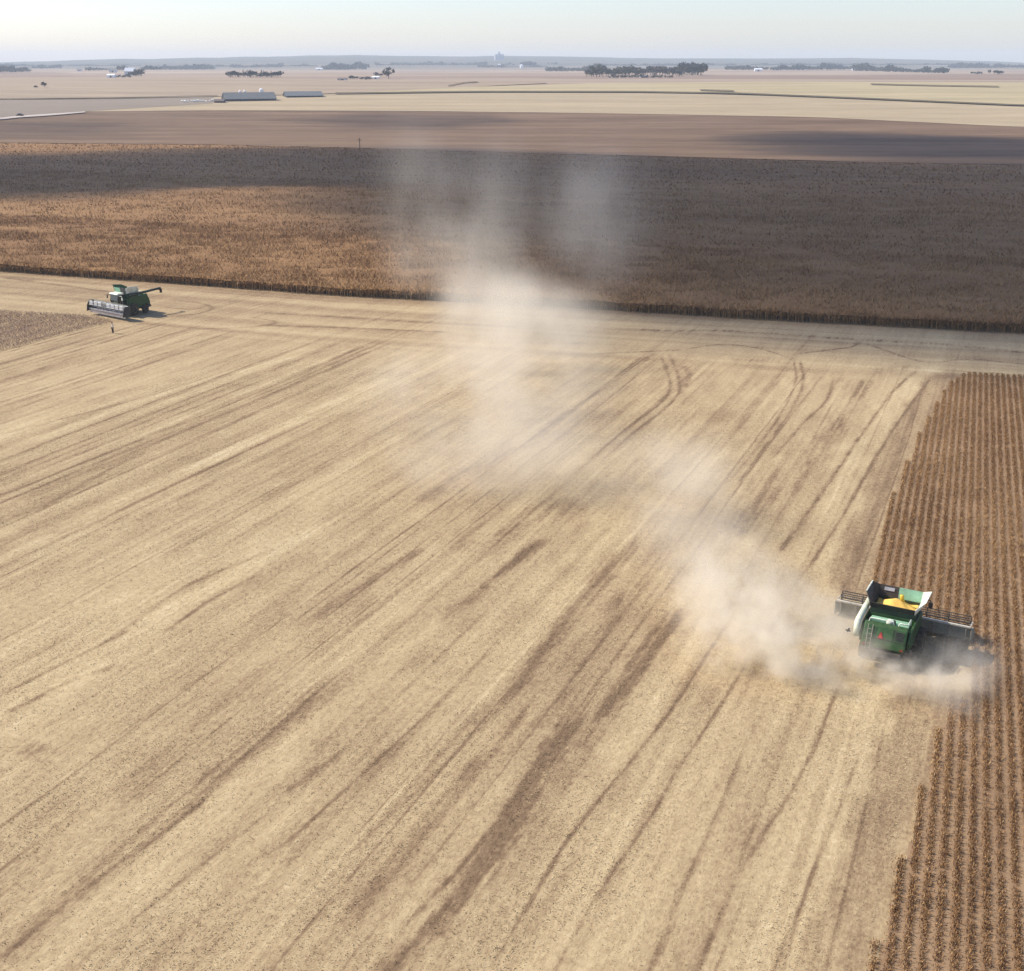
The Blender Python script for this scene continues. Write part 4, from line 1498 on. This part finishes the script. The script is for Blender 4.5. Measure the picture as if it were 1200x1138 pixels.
# bird over the stubble behind the header
p = np.array([0, 0, H]) + ray(994, 739) * 84.5
b = MB()
b.tube([(0, -.16, 0), (0, -.06, 0), (0, .08, .01), (0, .16, .03), (0, .2, .03)], [.03, .06, .06, .035, .01], 8)
b.add([(-.03, .07, .02), (-.03, -.06, .02), (-.2, -.08, .09), (-.36, -.05, .04), (-.2, .06, .1)], [(0, 1, 2, 4), (2, 3, 4)])
b.add([(.03, .07, .02), (.03, -.06, .02), (.2, -.08, .09), (.36, -.05, .04), (.2, .06, .1)], [(0, 1, 2, 4), (2, 3, 4)])
o = b.build('bird', M['charcoal'])
o.location = p
o.rotation_euler.z = R(60)
tag(o, 'small dark bird flying low left of the dusty combine', 'bird')


# ------------------------------------------------------------------ dust
def hull(name, blobs, density, noise_scale, label, lo=0.32, hi=0.72, color=(1.0, 0.94, 0.81), seed=0.0, stretch=(1, 1, 1)):
    """convex shell round the drifting dust; density is a sum of soft puffs broken up by noise"""
    bm = bmesh.new()
    for (cx, cy, cz, rx, ry, rz, w) in blobs:
        for a in range(10):
            for q in range(-2, 3):
                t0, f0 = 2 * math.pi * a / 10, q * math.pi / 4.2
                bm.verts.new((cx + rx * 1.04 * math.cos(t0) * math.cos(f0), cy + ry * 1.04 * math.sin(t0) * math.cos(f0), max(0.12, cz + rz * 1.04 * math.sin(f0))))
    res = bmesh.ops.convex_hull(bm, input=bm.verts)
    junk = [g for g in res['geom_interior'] + res['geom_unused'] if isinstance(g, bmesh.types.BMVert)]
    bmesh.ops.delete(bm, geom=list(set(junk)), context='VERTS')
    bmesh.ops.recalc_face_normals(bm, faces=bm.faces)
    me = bpy.data.meshes.new(name)
    bm.to_mesh(me)
    bm.free()
    t = NT(name + '_air')
    tc = t.n('ShaderNodeTexCoord')
    pos = tc.outputs['Object']
    nz1 = t.noise(t.coords(stretch, (0, 0, 0), (seed, seed * 2, seed)), noise_scale, 5, 0.6)
    total = None
    for (cx, cy, cz, rx, ry, rz, w) in blobs:
        sub = t.n('ShaderNodeVectorMath', operation='SUBTRACT')
        t.l(pos, sub.inputs[0])
        sub.inputs[1].default_value = (cx, cy, cz)
        mul = t.n('ShaderNodeVectorMath', operation='MULTIPLY')
        t.l(sub.outputs[0], mul.inputs[0])
        mul.inputs[1].default_value = (1 / rx, 1 / ry, 1 / rz)
        dt = t.n('ShaderNodeVectorMath', operation='DOT_PRODUCT')
        t.l(mul.outputs[0], dt.inputs[0])
        t.l(mul.outputs[0], dt.inputs[1])
        f = t.math('SUBTRACT', 1.0, dt.outputs['Value'], clamp=True)
        f = t.math('MULTIPLY', t.math('MULTIPLY', f, f), w)
        total = f if total is None else t.math('ADD', total, f)
    mr = t.n('ShaderNodeMapRange', interpolation_type='SMOOTHSTEP')
    t.l(nz1, mr.inputs['Value'])
    mr.inputs['From Min'].default_value = lo
    mr.inputs['From Max'].default_value = hi
    d = t.math('MULTIPLY', t.math('MULTIPLY', total, mr.outputs[0]), density)
    v = t.n('ShaderNodeVolumePrincipled')
    v.inputs['Color'].default_value = (*color, 1)
    v.inputs['Anisotropy'].default_value = 0.1
    t.l(d, v.inputs['Density'])
    t.l(v.outputs[0], t.out.inputs['Volume'])
    me.materials.append(t.m)
    o = bpy.data.objects.new(name, me)
    C.objects.link(o)
    return tag(o, label, 'dust', kind='stuff')


def puff(px, py, rx, ry, rz, w, z=1.0, gpx=None):
    """a puff whose foot is on the ground at this place"""
    x, y = flat(px, py)
    return (float(x), float(y), z, rx, ry, rz, w)


def puff_air(px, py, dist, rx, ry, rz, w):
    v = ray(px, py)
    k = dist / v[1]
    return (v[0] * k, dist, H + v[2] * k, rx, ry, rz, w)


hull('dust_cloud', [
    puff(1070, 806, 4.8, 2.8, 2.0, 1.7, 0.8), puff(1112, 812, 3.8, 3.0, 2.0, 1.6, 0.8), puff(1040, 790, 4.0, 3.0, 2.2, 1.2, 0.9), puff(1132, 785, 3.2, 4.0, 2.4, 1.1, 0.9),
    puff(1020, 802, 5.0, 3.2, 2.2, 1.2, 0.8), puff(945, 790, 6.5, 4.2, 3.4, 1.5, 1.2), puff(880, 775, 6.5, 5.0, 4.2, 1.3, 1.6),
    puff(975, 748, 5.0, 6.0, 2.6, 1.1, 1.0), puff(905, 735, 6.0, 6.0, 3.5, 0.9, 1.4), puff(850, 725, 6.5, 7.0, 5.0, 0.9, 2.2), puff(1118, 850, 2.4, 4.5, 1.6, 0.6, 0.6)],
     0.27, 0.32, 'dense pale dust billowing low behind and left of the working combine', 0.40, 0.64, seed=3.0)
hull('dust_cloud', [
    puff(825, 665, 8, 9, 6, 1.0, 3.0), puff(800, 610, 8.5, 10, 6, .7, 3.5), puff(720, 575, 13, 13, 6, .36, 3.5), puff(770, 620, 9, 10, 6, .5, 3.2), puff(610, 570, 15, 14, 7, .6, 3.5),
    puff(520, 565, 13, 13, 7, .55, 3.0), puff(600, 490, 15, 17, 8, .8, 4.0), puff(500, 490, 13, 16, 6, .5, 4.0),
    puff(600, 435, 15, 18, 9, 1.0, 5.0), puff(590, 398, 13, 18, 8, 1.0, 5.0), puff(660, 420, 12, 16, 7, .6, 4.0)],
     0.074, 0.115, 'wide pale dust drifting over the stubble in the middle', 0.36, 0.65, seed=11.0)
hull('dust_cloud', [
    puff_air(590, 360, 178, 13, 14, 8, 1.0), puff_air(650, 350, 182, 10, 14, 7, .9), puff_air(540, 340, 184, 9, 14, 7, .6), puff_air(560, 300, 188, 14, 16, 10, .7), puff_air(510, 300, 192, 11, 15, 10, .55), puff_air(690, 310, 194, 11, 15, 9, .45), puff_air(630, 260, 196, 16, 18, 12, .5),
    puff_air(500, 250, 200, 13, 16, 15, .5), puff_air(490, 195, 204, 11, 14, 11, .34), puff_air(710, 250, 202, 13, 16, 14, .5), puff_air(700, 195, 206, 12, 16, 9, .42), puff_air(590, 205, 204, 14, 16, 10, .42)],
     0.046, 0.085, 'thin dust column rising in front of the dark corn', 0.32, 0.70, seed=23.0, stretch=(1, 0.7, 0.5))

# ------------------------------------------------------------------ sun, sky, clouds, haze
SUN_AZ = R(-74)       # bearing from straight ahead, negative is to the left
SUN_EL = R(42)
to_sun = Vector((math.sin(SUN_AZ) * math.cos(SUN_EL), math.cos(SUN_AZ) * math.cos(SUN_EL), math.sin(SUN_EL)))
ld = bpy.data.lights.new('sun', 'SUN')
ld.energy = 4.9
ld.angle = R(0.53)
ld.color = (1.0, 0.93, 0.82)
lo = bpy.data.objects.new('sun', ld)
C.objects.link(lo)
lo.rotation_euler = to_sun.to_track_quat('Z', 'Y').to_euler()
lo.location = (0, 0, 200)

w = bpy.data.worlds.new('World')
S.world = w
w.use_nodes = True
nt = w.node_tree
bg = nt.nodes.get('Background') or nt.nodes.new('ShaderNodeBackground')
sky = nt.nodes.new('ShaderNodeTexSky')
sky.sky_type = 'NISHITA'
sky.sun_disc = False
sky.sun_elevation = SUN_EL
sky.sun_rotation = SUN_AZ
sky.air_density = 1.0
sky.dust_density = 0.7
sky.ozone_density = 2.0
tint = nt.nodes.new('ShaderNodeMix')
tint.data_type = 'RGBA'
tint.blend_type = 'MULTIPLY'
tint.inputs[0].default_value = 1.0
tint.inputs[7].default_value = (0.98, 0.966, 1.09, 1)
nt.links.new(sky.outputs[0], tint.inputs[6])
nt.links.new(tint.outputs[2], bg.inputs['Color'])
bg.inputs['Strength'].default_value = 0.135


def cloud(name, poly, feather, thick, label, seed):
    """a cumulus bank high above the picture, placed along the sun's direction from the shade it throws"""
    z0 = 640.0
    gp = [ground(x, y) for x, y in poly]
    ps = np.array([q[0] for q in gp])
    pt = np.array([q[1] for q in gp])
    k = z0 / to_sun.z
    ps, pt = ps + to_sun.x * k, pt + to_sun.y * k
    x0, x1, y0, y1 = ps.min() - feather * 2, ps.max() + feather * 2, pt.min() - feather * 2, pt.max() + feather * 2
    nx = int(min(160, max(40, (x1 - x0) / 7)))
    ny = int(min(160, max(40, (y1 - y0) / 7)))
    X, Y = np.meshgrid(np.linspace(x0, x1, nx), np.linspace(y0, y1, ny))
    ins = in_poly(X.ravel(), Y.ravel(), ps, pt).reshape(X.shape)
    dist = np.full(X.shape, 1e9)
    for a in range(len(ps)):
        b = (a + 1) % len(ps)
        dx, dy = ps[b] - ps[a], pt[b] - pt[a]
        u = np.clip(((X - ps[a]) * dx + (Y - pt[a]) * dy) / (dx * dx + dy * dy + 1e-9), 0, 1)
        dist = np.minimum(dist, np.hypot(X - ps[a] - u * dx, Y - pt[a] - u * dy))
    sd = np.where(ins, dist, -dist)
    sd = sd + feather * (0.9 * vnoise(X / 70, Y / 45, seed) + 0.6 * vnoise(X / 28, Y / 20, seed + 1))
    T = thick * sstep(-feather * 0.8, feather * 1.6, sd) * (1 + 0.5 * vnoise(X / 60, Y / 50, seed + 2)) + 0.3
    T[0, :] = T[-1, :] = 0.3
    T[:, 0] = T[:, -1] = 0.3
    top = np.stack([X, Y, z0 + T], -1).reshape(-1, 3)
    bot = np.stack([X, Y, z0 - 0.25 * T], -1).reshape(-1, 3)
    f = grid_faces(nx, ny)
    n0 = nx * ny
    f2 = f[:, ::-1] + n0
    ring = np.concatenate([np.arange(nx), np.arange(1, ny) * nx + nx - 1, (ny - 1) * nx + np.arange(nx - 2, -1, -1), np.arange(ny - 2, 0, -1) * nx])
    nxt = np.roll(ring, -1)
    side = np.stack([ring, ring + n0, nxt + n0, nxt], -1)
    t = NT('cloud_vapour')
    v = t.n('ShaderNodeVolumePrincipled')
    v.inputs['Color'].default_value = (1, 1, 1, 1)
    v.inputs['Density'].default_value = 0.037
    t.l(v.outputs[0], t.out.inputs['Volume'])
    o = np_mesh(name, np.vstack([top, bot]), np.vstack([f, f2, side]), t.m)
    tag(o, label, 'cloud', kind='stuff')


cloud('clouds', [(-500, 186), (60, 184), (300, 177), (450, 174), (700, 184), (900, 192), (1200, 196), (1700, 201), (1700, 450), (1200, 414), (1000, 398), (850, 384), (720, 358),
                 (580, 335), (480, 300), (420, 258), (330, 226), (200, 230), (0, 236), (-500, 245)], 30, 60, 'broad white cloud bank high above the corn', 101)
cloud('clouds', [(830, 161), (920, 155), (1200, 160), (1700, 166), (1700, 196), (1200, 194), (1000, 186), (900, 180), (850, 170)], 26, 26, 'long white cloud above the ploughed field on the right', 105)
cloud('clouds', [(330, 141), (430, 134), (560, 135), (620, 142), (520, 152), (400, 151)], 25, 11, 'small white cloud above the ploughed field in the middle', 109)
cloud('clouds', [(-500, 138), (60, 139), (200, 148), (130, 160), (-500, 166)], 25, 8, 'thin white cloud above the ploughed field on the left', 113)


def haze():
    b = MB()
    b.box(-9300, 9300, -9300, 9300, -8.0, 112)
    t = NT('haze_air')
    v = t.n('ShaderNodeVolumePrincipled')
    v.inputs['Color'].default_value = (0.79, 0.89, 1.0, 1)
    v.inputs['Density'].default_value = 1.25e-4
    t.l(v.outputs[0], t.out.inputs['Volume'])
    o = b.build('haze', t.m)
    tag(o, 'thin blue haze over the far fields', 'haze', kind='stuff')


haze()

S.view_settings.view_transform = 'Standard'
S.view_settings.look = 'None'
S.view_settings.gamma = 1.0
S.view_settings.use_curve_mapping = False
S.view_settings.exposure = 0.41
S.render.engine = 'CYCLES'
cy = S.cycles
cy.max_bounces = 8
cy.diffuse_bounces = 3
cy.volume_bounces = 5
cy.transparent_max_bounces = 24
cy.volume_step_rate = 0.35
cy.volume_max_steps = 256
cy.use_denoising = True
cy.denoising_prefilter = 'NONE'
